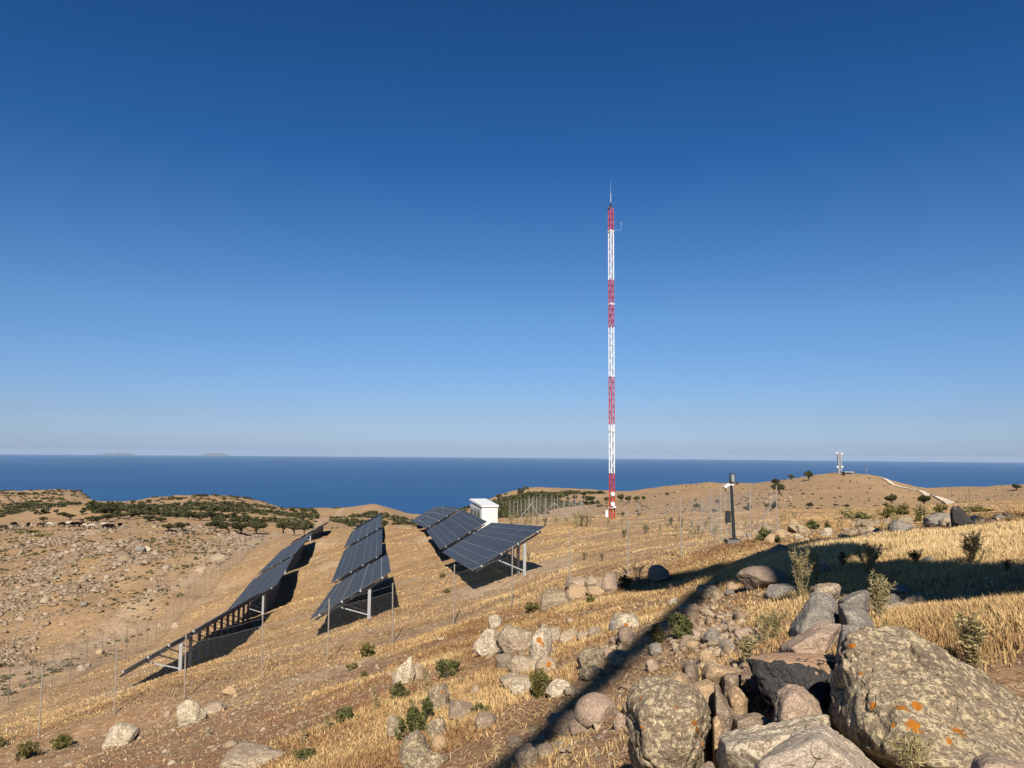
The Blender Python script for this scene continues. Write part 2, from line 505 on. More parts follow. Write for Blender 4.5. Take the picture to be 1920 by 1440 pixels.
# ------------------------------------------------------------------ terrain sheet
rr = [0.0]
v = 0.7
while v < 6200:
    rr.append(v); v *= 1.0165
rr = np.array(rr[1:])
th = np.concatenate([np.arange(-38, 38.01, 0.15), np.arange(41, 319.1, 4.0)])
th = np.radians(th)
RR, TT = np.meshgrid(rr, th, indexing="ij")
X = (RR * np.sin(TT)); Y = (RR * np.cos(TT))
Z = H(X, Y)
nr, nt = X.shape
vv = np.c_[X.ravel(), Y.ravel(), Z.ravel()]
i, j = np.meshgrid(np.arange(nr - 1), np.arange(nt), indexing="ij")
i = i.ravel(); j = j.ravel(); j2 = (j + 1) % nt
ff = np.c_[i * nt + j, (i + 1) * nt + j, (i + 1) * nt + j2, i * nt + j2]
t = NT("ground_soil_and_straw")
pos = t.pos()
zn = t.attr("zone"); sep = t.new("ShaderNodeSeparateColor"); t.link(zn.outputs["Color"], sep.inputs[0])
sc = t.attr("scrubland")
big = t.noise(t.scale(pos, (1, 1, 1)), 0.35, 5, 0.6)
mid = t.noise(pos, 2.3, 5, 0.65)
fine = t.noise(pos, 14.0, 5, 0.7)
grit = t.noise(pos, 60.0, 3, 0.7)
far_n = t.noise(t.scale(pos, (1, 1, 2)), 0.05, 8, 0.7)
soil = t.mix(t.ramp(mid, [(0.3, 0), (0.7, 1)]), (0.19, 0.122, 0.077), (0.34, 0.245, 0.165))
st = t.new("ShaderNodeMapping"); t.link(pos, st.inputs[0]); st.inputs["Rotation"].default_value = (0, 0, math.radians(-14)); st.inputs["Scale"].default_value = (0.35, 1.0, 1.0)
streak = t.noise(st.outputs[0], 1.3, 6, 0.7)
soil = t.mix(t.math("MULTIPLY", sep.outputs[2], t.ramp(big, [(0.3, 0.35), (0.65, 0.95)])), soil, (0.255, 0.122, 0.068))
soil = t.mix(t.math("MULTIPLY", t.ramp(far_n, [(0.42, 0), (0.6, 1)]), 0.6), soil, (0.37, 0.265, 0.155))
straw = t.mix(t.ramp(fine, [(0.3, 0), (0.72, 1)]), (0.27, 0.175, 0.09), (0.48, 0.35, 0.19))
straw = t.mix(t.ramp(mid, [(0.42, 0), (0.62, 0.7)]), straw, (0.33, 0.235, 0.135))
straw = t.mix(t.ramp(streak, [(0.44, 0), (0.60, 0.85)]), straw, (0.22, 0.145, 0.08))
gf = t.math("MULTIPLY", sep.outputs[0], t.ramp(t.math("ADD", t.math("MULTIPLY", fine, 0.6), t.math("MULTIPLY", mid, 0.4)), [(0.3, 0.45), (0.62, 1)]))
c = t.mix(gf, soil, straw)
pale = t.mix(fine, (0.34, 0.27, 0.21), (0.52, 0.44, 0.35))
c = t.mix(t.math("MULTIPLY", sep.outputs[1], t.ramp(mid, [(0.32, 0.25), (0.6, 1)])), c, pale)
vl2 = t.noise(pos, 1.0, 6, 0.75)
c = t.mix(t.ramp(t.noise(st.outputs[0], 3.2, 7, 0.75), [(0.52, 0), (0.64, 0.7)]), c, (0.17, 0.115, 0.07))
c = t.mix(t.ramp(vl2, [(0.48, 0), (0.60, 0.7)]), c, (0.19, 0.135, 0.088))
c = t.mix(t.ramp(t.noise(pos, 5.0, 5, 0.75), [(0.53, 0), (0.62, 0.65)]), c, (0.52, 0.42, 0.30))
c = t.mix(t.ramp(grit, [(0.62, 0), (0.72, 0.55)]), c, (0.42, 0.35, 0.28))
c = t.mix(t.ramp(grit, [(0.30, 0.5), (0.40, 0)]), c, (0.13, 0.085, 0.055))
ht = t.math("ADD", t.math("MULTIPLY", fine, 0.6), t.math("ADD", t.math("MULTIPLY", grit, 0.2), t.math("MULTIPLY", mid, 1.2)))
t.bump(ht, 0.9, 0.06)
M_GROUND = t.base(c, 0.95, 0.1)
ground = mesh_obj("ground", vv, ff, M_GROUND, smooth=True)
tag(ground, "dry straw and earth hillside falling to the valley and the coast", "ground", kind="structure")
vcol(ground, "zone", zones(X.ravel(), Y.ravel()))

# ------------------------------------------------------------------ sea
t = NT("sea_water")
pos = t.pos()
wv = t.noise(t.scale(pos, (1, 1.0, 1)), 0.035, 6, 0.65)
pt = t.noise(t.scale(pos, (0.00022, 0.00075, 1)), 1.0, 4, 0.6)
c = t.mix(t.ramp(pt, [(0.35, 0), (0.65, 1)]), (0.006, 0.060, 0.175), (0.012, 0.082, 0.215))
t.bump(wv, 0.25, 1.0)
M_SEA = t.base(c, 0.45, 0.25, 0.0, False)
n = 160
ra = [0.0, 400, 1500, 4000, 9000, 18000, 33000, 60000]
vs = [(0, 0, -250)]
for r_ in ra[1:]:
    for k in range(n): vs.append((r_ * math.cos(2 * PI * k / n), r_ * math.sin(2 * PI * k / n), -250))
fs = [(0, 1 + k, 1 + (k + 1) % n) for k in range(n)]
for j_ in range(len(ra) - 2):
    for k in range(n):
        a0 = 1 + j_ * n; fs.append((a0 + k, a0 + n + k, a0 + n + (k + 1) % n, a0 + (k + 1) % n))
tag(mesh_obj("sea", vs, fs, M_SEA), "calm deep blue sea reaching the hazy horizon", "sea", kind="structure")

# ------------------------------------------------------------------ far islands
M_ISLE = simple("far_island_rock", (0.13, 0.135, 0.14), 0.95, 0.1)
def island(label, xs, d, seed):
    v, f = [], []
    a0, _ = slope(xs[0], 850); a1, _ = slope(xs[-1], 850)
    m = 40
    for k in range(m + 1):
        s = k / m; x = (a0 + (a1 - a0) * s) * d
        env = math.sin(PI * s) ** 0.5
        env = math.sin(PI * s) ** 0.8
        h = (178 + 24 * math.sin(3 + seed + s * 6) + 30 * float(vnoise(np.array([s * 9, seed, 0.5]))) + 16 * float(vnoise(np.array([s * 23, seed, 4.5])))) * env
        w = 900 * env + 20
        v += [(x, d - w, -251), (x, d - 0.4 * w, -250 + h * 0.7), (x, d, -250 + h), (x, d + w, -251)]
    for k in range(m):
        for q in range(3): f.append((k * 4 + q, (k + 1) * 4 + q, (k + 1) * 4 + q + 1, k * 4 + q + 1))
    tag(mesh_obj("island", v, f, M_ISLE, smooth=True), label, "island", kind="structure")
island("faint low island on the hazy sea horizon over the cattle hill", (176, 256), 52000, 0.0)
island("faintest flat island on the sea horizon above the solar panels", (372, 436), 54000, 2.2)

# ------------------------------------------------------------------ dirt road on the far hill
t = NT("road_gravel"); n_ = t.noise(t.pos(), 0.8, 5, 0.6)
c = t.mix(n_, (0.50, 0.42, 0.33), (0.66, 0.58, 0.48)); t.bump(n_, 0.3, 0.05)
M_ROAD = t.base(c, 0.95, 0.1, 0.0, (0.9, 0.86, 0.8))
def road(label, pix, width, dmin=120.0):
    g = [hit(a, b, dmin) for a, b in pix]
    pts = []
    for p, q in zip(g[:-1], g[1:]):
        for k in range(8): pts.append(p + (q - p) * k / 8)
    pts.append(g[-1]); pts = np.array(pts)
    for _ in range(3): pts[1:-1] = (pts[:-2] + pts[1:-1] * 2 + pts[2:]) / 4
    tn = np.gradient(pts[:, :2], axis=0); tn /= np.linalg.norm(tn, axis=1)[:, None] + 1e-9
    nx = np.c_[tn[:, 1], -tn[:, 0]]
    m = len(pts); v = []
    offs = (-0.5, -0.25, 0, 0.25, 0.5)
    for o in offs:
        e = pts[:, :2] + nx * (o * width * (1 + 0.15 * vnoise(np.c_[pts[:, 0] * .1, pts[:, 1] * .1, np.full(m, o)]))[:, None])
        z = H(e[:, 0], e[:, 1])
        v.append(np.c_[e, z + 0.42])
    v = np.concatenate(v); f = []
    for a in range(len(offs) - 1):
        for k in range(m - 1): f.append((a * m + k, a * m + k + 1, (a + 1) * m + k + 1, (a + 1) * m + k))
    tag(mesh_obj("road", v, f, M_ROAD, smooth=True), label, "road", kind="structure")
road("pale dirt road winding over the far antenna hill", [(1650, 896), (1659, 898), (1667, 903), (1674, 909), (1682, 913), (1700, 916), (1722, 920), (1736, 926), (1760, 934), (1780, 941), (1802, 950)], 2.9)
# ------------------------------------------------------------------ solar tables
t = NT("solar_glass")
co = t.coord(); sx = t.new("ShaderNodeSeparateXYZ"); t.link(co, sx.inputs[0])
def stripes(axis, period, width, off=0.0):
    q = t.math("FRACT", t.math("ADD", t.math("DIVIDE", axis, period), 100.0 + off))
    return t.math("GREATER_THAN", t.math("ABSOLUTE", t.math("SUBTRACT", q, 0.5)), 0.5 - width / period / 2)
cell = t.math("MAXIMUM", stripes(sx.outputs[0], 0.171, 0.006), stripes(sx.outputs[1], 0.0855, 0.004, 0.5))
mid_ = t.math("LESS_THAN", t.math("ABSOLUTE", sx.outputs[1]), 0.012)
obi = t.new("ShaderNodeObjectInfo")
n_ = t.noise(t.pos(), 0.9, 3)
dark = t.mix(obi.outputs["Random"], (0.028, 0.027, 0.027), (0.042, 0.039, 0.037))
dark = t.mix(t.math("MULTIPLY", n_, 0.35), dark, (0.06, 0.06, 0.06))
c = t.mix(t.math("MULTIPLY", cell, 0.16), dark, (0.30, 0.33, 0.38))
c = t.mix(t.math("MULTIPLY", mid_, 0.28), c, (0.52, 0.55, 0.60))
M_GLASS = t.base(c, 0.42, 0.07, 0.0, False)
t.b.inputs["Coat Weight"].default_value = 0.03; t.b.inputs["Coat Roughness"].default_value = 0.1
M_BACK = simple("solar_backsheet", (0.03, 0.03, 0.035), 0.6)
M_ALU = simple("aluminium_frame", (0.10, 0.105, 0.11), 0.4, 0.5, 0.4)
M_GALV = simple("galvanised_steel", (0.36, 0.36, 0.365), 0.6, 0.3, 0.25, 0.2, 9.0)
M_CLAMP = simple("bright_clamp", (0.45, 0.46, 0.48), 0.35, 0.5, 0.2)

NCOL, MW, ML, GAP = 18, 1.035, 2.075, 0.012
# one module: frame + glass
mb = MB()
for s in (-1, 1):
    mb.box((s * (MW / 2 - 0.008), 0, -0.016), (0.016, ML, 0.035))
    mb.box((0, s * (ML / 2 - 0.008), -0.016), (MW - 0.032, 0.016, 0.035))
proto_frame = mb
proto_glass = MB().box((0, 0, -0.004), (MW - 0.030, ML - 0.030, 0.006))
proto_back = MB().box((0, 0, -0.012), (MW - 0.034, ML - 0.034, 0.006))
proto_clamp = MB()
for x_ in (-1, 1):
    for y_ in (-0.54, 0.56): proto_clamp.box((x_ * (MW / 2 - 0.006), y_, 0.004), (0.022, 0.05, 0.012))
def module_mesh():
    me = bpy.data.meshes.new("solar_module")
    v, f, mi = [], [], []
    for k, m in enumerate((proto_frame, proto_glass, proto_back, proto_clamp)):
        n0 = len(v); v += m.v; f += [tuple(i + n0 for i in q) for q in m.f]; mi += [k] * len(m.f)
    me.from_pydata(v, [], f)
    for m in (M_ALU, M_GLASS, M_BACK, M_CLAMP): me.materials.append(m)
    me.polygons.foreach_set("material_index", mi); me.update()
    return me
ME_MODULE = module_mesh()
SLOPE_L = 2 * ML + 0.03
TILT = math.radians(30.0)
col_word = {"right": "the cabin row", "mid": "the middle row", "left": "the valley fence row"}
ord_word = ["lowest solar table of", "second solar table of", "third solar table up in", "topmost solar table of"]
count = {}
for col, b, a in TABLES:
    k = count.get(col, 0); count[col] = k + 1
    B = P(*b); A = P(*a)
    ax = (A - B) / np.linalg.norm(A - B)                       # along the table
    hp = np.array([ax[1], -ax[0], 0]); hp /= np.linalg.norm(hp)  # level, across, towards the high side
    cr = hp * math.cos(TILT) + np.array([0, 0, math.sin(TILT)])
    cr -= ax * np.dot(cr, ax); cr /= np.linalg.norm(cr)
    nm = np.cross(ax, -cr) if np.cross(ax, -cr)[2] > 0 else np.cross(-ax, -cr)
    L = np.linalg.norm(A - B)
    extra = {"right": ["with sunlit end frame", "behind the lowest", "before the sea", "small against the sea"],
             "mid": ["with brownish face", "with blue grey face", "under the crest", "on the crest"],
             "left": ["seen edge on", "with slanting grey face", "climbing to the crest", "a sliver"]}[col][k]
    root = empty("solar_table", B)
    tag(root, f"{ord_word[k]} {col_word[col]} {extra}", "solar panel", "solar panel tables in three rows on the slope")
    O = B + cr * 0.0
    def at(s, w, h=0.0): return s * ax + w * cr + h * nm      # relative to root
    Mrot = Matrix((( -cr[0]*0 + ax[0], cr[0], nm[0]), (ax[1], cr[1], nm[1]), (ax[2], cr[2], nm[2])))
    if Mrot.determinant() < 0:
        Mrot = Matrix(((-ax[0], cr[0], nm[0]), (-ax[1], cr[1], nm[1]), (-ax[2], cr[2], nm[2])))
    eul = Mrot.to_euler()
    pitch_ = L / NCOL
    for r_ in range(2):
        for q in range(NCOL):
            o = bpy.data.objects.new("solar_module", ME_MODULE)
            o.location = Vector(at((q + 0.5) * pitch_, (r_ + 0.5) * (ML + 0.02), 0.0)); o.rotation_euler = eul
            link(o, root)
    for w in (0.50, 1.63, 2.58, 3.72):
        m = MB().bar(at(-0.09, w, -0.075), at(L + 0.09, w, -0.075), 0.05, 0.07, nm); m.box(at(-0.085, w, -0.045), (0.05, 0.075, 0.09), np.array(Mrot))
        m.build("purlin", M_GALV, root)
    npost = 11
    for q in range(npost):
        s = 0.35 + q * (L - 0.7) / (npost - 1)
        ra_ = MB().bar(at(s, 0.18, -0.165), at(s, 3.95, -0.165), 0.06, 0.10, nm); ra_.build("rafter", M_GALV, root)
        top = at(s, 2.95, -0.22); wp = B + top
        zg = hz(wp[0], wp[1]) - B[2]
        foot = np.array([top[0], top[1], zg - 0.25])
        MB().box((top + foot) / 2, (0.14, 0.09, top[2] - foot[2]), np.c_[hp, ax * np.array([1, 1, 0]), (0, 0, 1)]).build("post", M_GALV, root)
        br = MB().bar(np.array([top[0], top[1], zg + 0.22]) - hp * 0.06, at(s + 0.07, 1.35, -0.20), 0.05, 0.05, nm); br.build("brace", M_GALV, root)
# ------------------------------------------------------------------ fences
M_POST = simple("fence_post_paint", (0.31, 0.26, 0.21), 0.7, 0.3, 0.1, 0.3, 5.0)
M_POSTG = simple("fence_post_galvanised", (0.33, 0.29, 0.245), 0.6, 0.4, 0.2, 0.25, 5.0)
M_POSTD = simple("fence_post_dark", (0.17, 0.145, 0.125), 0.8, 0.2)
M_WIRE = simple("galvanised_wire", (0.42, 0.41, 0.39), 0.5, 0.4, 0.4)

def fence(label, pts, h, pr, mat, wire_r=0.0018, mesh_h=None, cell=0.11, braces=(), tops=True, group=None):
    """pts: ground points of the posts"""
    pts = [np.array(p, float) for p in pts]
    root = empty("fence", pts[0])
    tag(root, label, "fence", group)
    o = pts[0]
    lean = [np.array([random.uniform(-0.04, 0.04), random.uniform(-0.04, 0.04), 0]) for _ in pts]
    for p, ln in zip(pts, lean):
        m = MB().tube(p - o - (0, 0, 0.2), p - o + (0, 0, h) + ln, pr, 8)
        m.box(p - o + np.array((0, 0, h + 0.012)) + ln, (pr * 2.3, pr * 2.3, 0.024))
        m.build("post", mat, root)
    mh = (mesh_h or h * 0.86)
    for hh in ((0.06, mh) + ((h - 0.05,) if tops else ())):
        m = MB()
        for k in range(len(pts) - 1):
            a, b = pts[k] - o, pts[k + 1] - o; n = 6
            pp = [a + (b - a) * s / n + np.array([0, 0, hh - 0.05 * math.sin(PI * s / n) * (hh > 0.2)]) for s in range(n + 1)]
            m.path(pp, wire_r * 1.5, 4)
        m.build("strand_wire", M_WIRE, root)
    m = MB()
    if cell:
        for k in range(len(pts) - 1):
            a, b = pts[k] - o, pts[k + 1] - o
            Lh = np.linalg.norm((b - a)[:2]); n = int((Lh + mh) / cell)
            for d in (1, -1):
                for i in range(n):
                    u0 = i * cell - (mh if d == 1 else 0); u1 = u0 + d * mh if d == 1 else u0 - mh
                    v0, v1 = 0.05, mh
                    lo, hi = min(u0, u1), max(u0, u1)
                    if hi <= 0 or lo >= Lh: continue
                    def pt(u):
                        w = v0 + (v1 - v0) * abs(u - u0) / mh
                        return a + (b - a) * (u / Lh) + np.array([0, 0, w])
                    ca, cb = np.clip(u0, 0, Lh), np.clip(u1, 0, Lh)
                    if abs(cb - ca) < 0.02: continue
                    m.tube(pt(ca), pt(cb), wire_r, 3, cap=False)
        m.build("wire_mesh", M_WIRE, root)
    for k, vec in braces:
        p = pts[k] - o; q = p + np.array([vec[0], vec[1], 0]); gq = q + o
        q[2] = hz(gq[0], gq[1]) - o[2]
        MB().tube(p + (0, 0, h * 0.82), q - (0, 0, 0.05), pr * 0.9, 8).build("brace", mat, root)
    return root

def gpt(px, d, py=None):
    a, _ = slope(px, py or 1000)
    return np.array([a * d, d, hz(a * d, d)])

pxs = [-160, -40, 90, 227, 355, 497, 618, 738, 851, 960, 1067, 1177, 1278, 1364]
dd = [24.4, 25.2, 26, 26.8, 27.5, 28.3, 29, 29.5, 29.3, 29, 28.5, 28, 28, 28.6]
fence("tall chain link fence of thin posts below the solar tables", [gpt(p, d, 1100) for p, d in zip(pxs, dd)], 2.18, 0.023, M_POST, wire_r=0.0012)
vf = []
y = 30.0
while y < 138: vf.append((-25.3 - 0.176 * (y - 38), y)); y += 2.75
fence("long chain link fence of dark thin posts along the valley track", [(x, y, hz(x, y)) for x, y in vf], 2.15, 0.019, M_POSTD, wire_r=0.0015, cell=0.22)
cf = [(8.2, 28.8), (9.0, 33.5), (10.3, 40), (11.3, 46), (11.9, 51), (12.2, 56), (12.2, 61), (12.1, 66), (11.7, 71), (11.1, 76), (10.4, 81), (9.4, 86), (8.2, 90)]
fence("chain link fence of pale posts running from light pole to red mast", [(x, y, hz(x, y)) for x, y in cf], 2.3, 0.023, M_POSTG, wire_r=0.0015, cell=0.22)
ef = [gpt(1371, 29.4), gpt(1407, 34.5), gpt(1458, 38.0)]
fence("short fence end with slanting brace poles beside the light pole", ef, 2.25, 0.028, M_POST, wire_r=0.0016, cell=0.2,
      braces=[(2, (ef[2] * 0 + gpt(1410, 31.0) - ef[2])[:2]), (2, (-1.0, 1.2))])
def pxline(p0, p1, d0, d1, n):
    return [gpt(p0 + (p1 - p0) * k / n, d0 + (d1 - d0) * k / n, 980) for k in range(n + 1)]
fence("fence compound of many pale braced posts beside the white cabin", pxline(956, 1006, 90, 84, 7) + pxline(1022, 1092, 86, 90, 4), 2.5, 0.034, M_POSTG, wire_r=0.002, cell=0.16,
      braces=[(5, (1.6, -1.0)), (6, (-1.8, -0.8)), (9, (-2.4, -2.0)), (9, (2.0, -1.4)), (12, (2.0, -1.0)), (12, (-3.0, -2.0))])
fence("taller rear row of compound posts behind the braced fence", pxline(990, 1090, 99, 100, 9), 2.9, 0.03, M_POSTG, wire_r=0.002, cell=0.16)

# ------------------------------------------------------------------ light pole with camera
M_POLE = simple("pole_dark_paint", (0.022, 0.027, 0.030), 0.7, 0.2)
M_BLACK = simple("black_plastic", (0.015, 0.015, 0.017), 0.5, 0.4)
M_WHITE = simple("white_paint", (0.70, 0.70, 0.69), 0.5, 0.4, 0.0, 0.05)
M_CONC = simple("concrete", (0.36, 0.33, 0.30), 0.9, 0.1, 0.0, 0.25, 12)
M_LENS = simple("lamp_lens", (0.25, 0.27, 0.28), 0.15, 0.6)
M_BASE = simple("shade_dark_concrete", (0.16, 0.14, 0.12), 0.9, 0.1, 0.0, 0.3, 10)  # concrete darkened so the plinth's shade is put into its colour
pb = gpt(1373.5, 28.6, 1015)
root = empty("light_pole", pb)
tag(root, "dark pole with floodlight and white camera near the fence corner", "light pole")
k = 28.6 / F_PX
MB().box((0, 0, 0.0), (0.5, 0.5, 0.26)).build("plinth", M_BASE, root)
m = MB().tube((0.06, 0, 0.1), (-0.02, 0, 2.30), 0.066, 12, 0.050); m.box((0.06, 0, 0.145), (0.3, 0.3, 0.03)); m.build("pole", M_POLE, root)
MB().box((-0.16, -0.02, 0.95), (0.16, 0.2, 0.42)).box((-0.16, -0.125, 0.95), (0.13, 0.01, 0.36)).build("switch_box", M_BLACK, root)
fl = MB(); fl.box((0.02, -0.10, 2.36), (0.17, 0.05, 0.34)); fl.box((-0.10, -0.06, 2.38), (0.02, 0.02, 0.42)); fl.box((-0.03, -0.06, 2.22), (0.14, 0.04, 0.02))
flo = fl.build("floodlight", M_BLACK, root)
MB().box((0.02, -0.130, 2.36), (0.11, 0.012, 0.26)).build("lens", M_LENS, flo)
ca = MB(); ca.tube((-0.02, -0.04, 2.12), (-0.10, -0.12, 2.12), 0.03, 8); ca.bar((-0.10, -0.10, 2.13), (-0.32, -0.18, 2.02), 0.065, 0.065); ca.bar((-0.12, -0.10, 2.17), (-0.37, -0.19, 2.05), 0.085, 0.010); ca.box((0.0, 0, 2.12), (0.125, 0.125, 0.06))
cam_o = ca.build("security_camera", M_WHITE, root)
MB().tube((-0.317, -0.179, 2.021), (-0.338, -0.187, 2.011), 0.024, 10).build("lens", M_BLACK, cam_o)

# ------------------------------------------------------------------ red and white mast
M_RED = simple("mast_red", (0.44, 0.020, 0.010), 0.5, 0.4, 0.0, 0.15)
M_MWHITE = simple("mast_white", (0.78, 0.78, 0.78), 0.5, 0.4, 0.0, 0.06)
MD = 78.0
mbp = gpt(1147.5, MD, 970)
root = empty("radio_mast", mbp)
tag(root, "very tall slim red and white lattice mast with guy wires", "radio mast")
def mz(py): return P(1147.5, py, MD)[2] - mbp[2]
bounds = [(970, 887, M_RED), (887, 795, M_MWHITE), (795, 705, M_RED), (705, 613, M_MWHITE), (613, 524, M_RED), (524, 433, M_MWHITE), (433, 390, M_RED)]
ang0 = math.radians(20)
RW = 0.30
legs = [np.array([RW * math.cos(ang0 + q * 2 * PI / 3), RW * math.sin(ang0 + q * 2 * PI / 3), 0]) for q in range(3)]
for lo, hi, mt in bounds:
    z0, z1 = mz(lo) if lo < 970 else -0.3, mz(hi)
    m = MB()
    for lg in legs: m.tube(lg + (0, 0, z0), lg + (0, 0, z1), 0.042, 7)
    nb = max(2, int(round((z1 - z0) / 0.62)))
    for q in range(nb):
        a = z0 + (z1 - z0) * q / nb; b = z0 + (z1 - z0) * (q + 1) / nb
        for s in range(3):
            p, r_ = legs[s], legs[(s + 1) % 3]
            m.tube(p + (0, 0, a), r_ + (0, 0, a), 0.027, 4)
            m.tube((p if q % 2 else r_) + (0, 0, a), (r_ if q % 2 else p) + (0, 0, b), 0.027, 4)
    mt_o = m.build("mast_section", mt, root)
m = MB()
for py in (570, 433.5, 705, 808): 
    z = mz(py)
    for q in range(3): m.bar(legs[q] * 1.25 + (0, 0, z), legs[(q + 1) % 3] * 1.25 + (0, 0, z), 0.05, 0.16)
m.build("guy_collar", M_MWHITE, root)
zt = mz(390)
M_SPIKE = simple("pale_rod", (0.55, 0.58, 0.62), 0.4, 0.4, 0.3)
MB().tube((0, 0, zt - 0.2), (0, 0, mz(362)), 0.03, 7, 0.02).tube((0, 0, mz(362)), (0, 0, mz(340)), 0.011, 6, 0.007).build("lightning_rod", M_SPIKE, root)
MB().tube((-0.02, 0, zt), (-0.02, 0, zt + 0.55), 0.09, 8).box((-0.25, 0, zt + 0.05), (0.3, 0.2, 0.1)).build("beacon", M_BLACK, root)
zz = mz(432)
m = MB().tube((0.2, 0, zz), (1.05, -0.1, zz + 0.03), 0.012, 5).tube((1.05, -0.1, zz), (1.05, -0.1, zz + 0.75), 0.008, 5)
for q in range(3):
    tq = q * 2.1; m.lathe([(0.001, 0), (0.05, 0.03), (0.001, 0.1)], 6, None, (1.05 + 0.14 * math.cos(tq), -0.1 + 0.14 * math.sin(tq), zz + 0.72))
m.build("wind_gauge", M_SPIKE, root)
for q, py in enumerate((926, 945)):
    z = mz(py); Mx = np.array(Matrix.Rotation(math.radians(80), 3, "X"))
    MB().lathe([(0.001, 0.0), (0.17, 0.02), (0.2, 0.10), (0.17, 0.12), (0.001, 0.08)], 14, Mx, (0.05, -0.30, z)).build("dish", M_MWHITE, root)
m = MB()
for q in range(3): m.bar(legs[q] * 1.5 + (0, 0, mz(952)), legs[(q + 1) % 3] * 1.5 + (0, 0, mz(952)), 0.04, 0.06)
m.box((0.2, -0.3, mz(950)), (0.3, 0.2, 0.12)).build("bracket", M_MWHITE, root)
m = MB().box((-0.56, -0.2, mz(963)), (0.26, 0.24, 0.68)); m.box((-0.56, -0.33, mz(963)), (0.22, 0.02, 0.62)); m.build("equipment_box", M_WHITE, root)
for az, dist in ((-12, 21.0), (108, 20.0), (228, 20.0)):
    gx, gy = mbp[0] + dist * math.sin(math.radians(az)), mbp[1] + dist * math.cos(math.radians(az))
    gz = hz(gx, gy)
    ge = np.array([gx, gy, gz]) - mbp
    for py in (435, 570, 705, 808):
        s = np.array([0, 0, mz(py)]) + ge * np.array([1, 1, 0]) / dist * 0.3
        MB().tube(s, ge, 0.0022, 4).build("guy_wire", M_BLACK, root)

# ------------------------------------------------------------------ white cabin
M_CAB = simple("cabin_white_render", (0.66, 0.64, 0.60), 0.8, 0.2, 0.0, 0.05, 3.0)
M_LOUV = simple("louvre_grey", (0.30, 0.32, 0.33), 0.5, 0.4)
cd = 72.0
kx = cd / F_PX
fr = P(903, 981, cd); fl_ = P(933.5, 981, cd + 0.35)
u = fl_ - fr; wdt = np.linalg.norm(u[:2]) ; u = np.array([u[0], u[1], 0]) / wdt
dv = np.array([-math.sin(math.radians(13)), math.cos(math.radians(13)), 0])
dv = np.array([-u[1], u[0], 0])
ang = math.radians(4); ca_, sa_ = math.cos(ang), math.sin(ang)
Rz = np.array([[ca_, -sa_, 0], [sa_, ca_, 0], [0, 0, 1]])
u = Rz @ u; dv = Rz @ dv
zg = min(hz(fr[0], fr[1]), fr[2]) 
base = np.array([fr[0], fr[1], fr[2] - 0.1])
hh = (981 - 951) * kx
dep = 4.4
root = empty("cabin", base)
tag(root, "small white flat roofed cabin on the ridge beside the solar panels", "cabin")
Mb = np.c_[u, dv, (0, 0, 1)]
def cb(x, y, z): return u * x + dv * y + np.array([0, 0, z])
MB().box(cb(wdt / 2, dep / 2, hh / 2 - 0.3), (wdt, dep, hh + 0.86), Mb).build("wall", M_CAB, root)
RM = Mb @ np.array(Matrix.Rotation(math.radians(4.5), 3, "X"))
rf = MB(); rf.box(cb(wdt / 2, dep / 2 - 0.02, hh + 0.34), (wdt + 0.16, dep + 0.2, 0.16), RM)
rf.build("roof", M_WHITE, root)
for q in range(3):
    y0 = 0.4 + q * 1.3
    d_ = MB().box(cb(-0.02, y0 + 0.6, hh * 0.48), (0.04, 1.2, hh * 0.8), Mb)
    dr = d_.build("louvre_door", M_LOUV, root)
    s_ = MB()
    for e in range(9): s_.box(cb(-0.05, y0 + 0.6, hh * (0.14 + 0.075 * e)), (0.03, 1.06, 0.05), Mb)
    s_.build("louvre", M_POSTG, dr)
wv_ = MB(); wv_.tube(cb(wdt * 0.62, -0.006, 0.0), cb(wdt * 0.80, -0.006, hh * 0.42), 0.012, 5).tube(cb(wdt * 0.70, -0.006, 0.0), cb(wdt * 0.86, -0.006, hh * 0.36), 0.012, 5)
wv_.build("stay_wire", M_POSTG, root)

# ------------------------------------------------------------------ antenna station on the far hill
M_STEEL = simple("tower_steel", (0.50, 0.50, 0.50), 0.5, 0.4, 0.3)
M_DISH = simple("dish_white", (0.72, 0.74, 0.76), 0.5, 0.4)
M_HUT = simple("hut_stone", (0.20, 0.17, 0.14), 0.9, 0.1)
tp = hit(1574.5, 888, 250)
td = tp[1]; kk = td / F_PX
root = empty("antenna_tower", tp)
tag(root, "grey lattice antenna tower with four round dishes on the far hilltop", "antenna tower")
Ht = (889 - 848.5) * kk; hw = 2.3 * kk
m = MB()
cs = [np.array((sx * hw, sy * hw, 0)) for sx, sy in ((-1, -1), (1, -1), (1, 1), (-1, 1))]
for c_ in cs: m.tube(c_ - (0, 0, 0.5), c_ + (0, 0, Ht), 0.20, 6)
nb = 9
for q in range(nb):
    a, b = Ht * q / nb, Ht * (q + 1) / nb
    for s in range(4):
        p, r_ = cs[s], cs[(s + 1) % 4]
        m.tube(p + (0, 0, a), r_ + (0, 0, b), 0.09, 4); m.tube(p + (0, 0, b), r_ + (0, 0, b), 0.08, 4)
m.build("lattice", M_STEEL, root)
MB().tube((0, 0, Ht - 0.3), (0, 0, Ht + 7 * kk), 0.10, 5, 0.05).build("spike", M_STEEL, root)
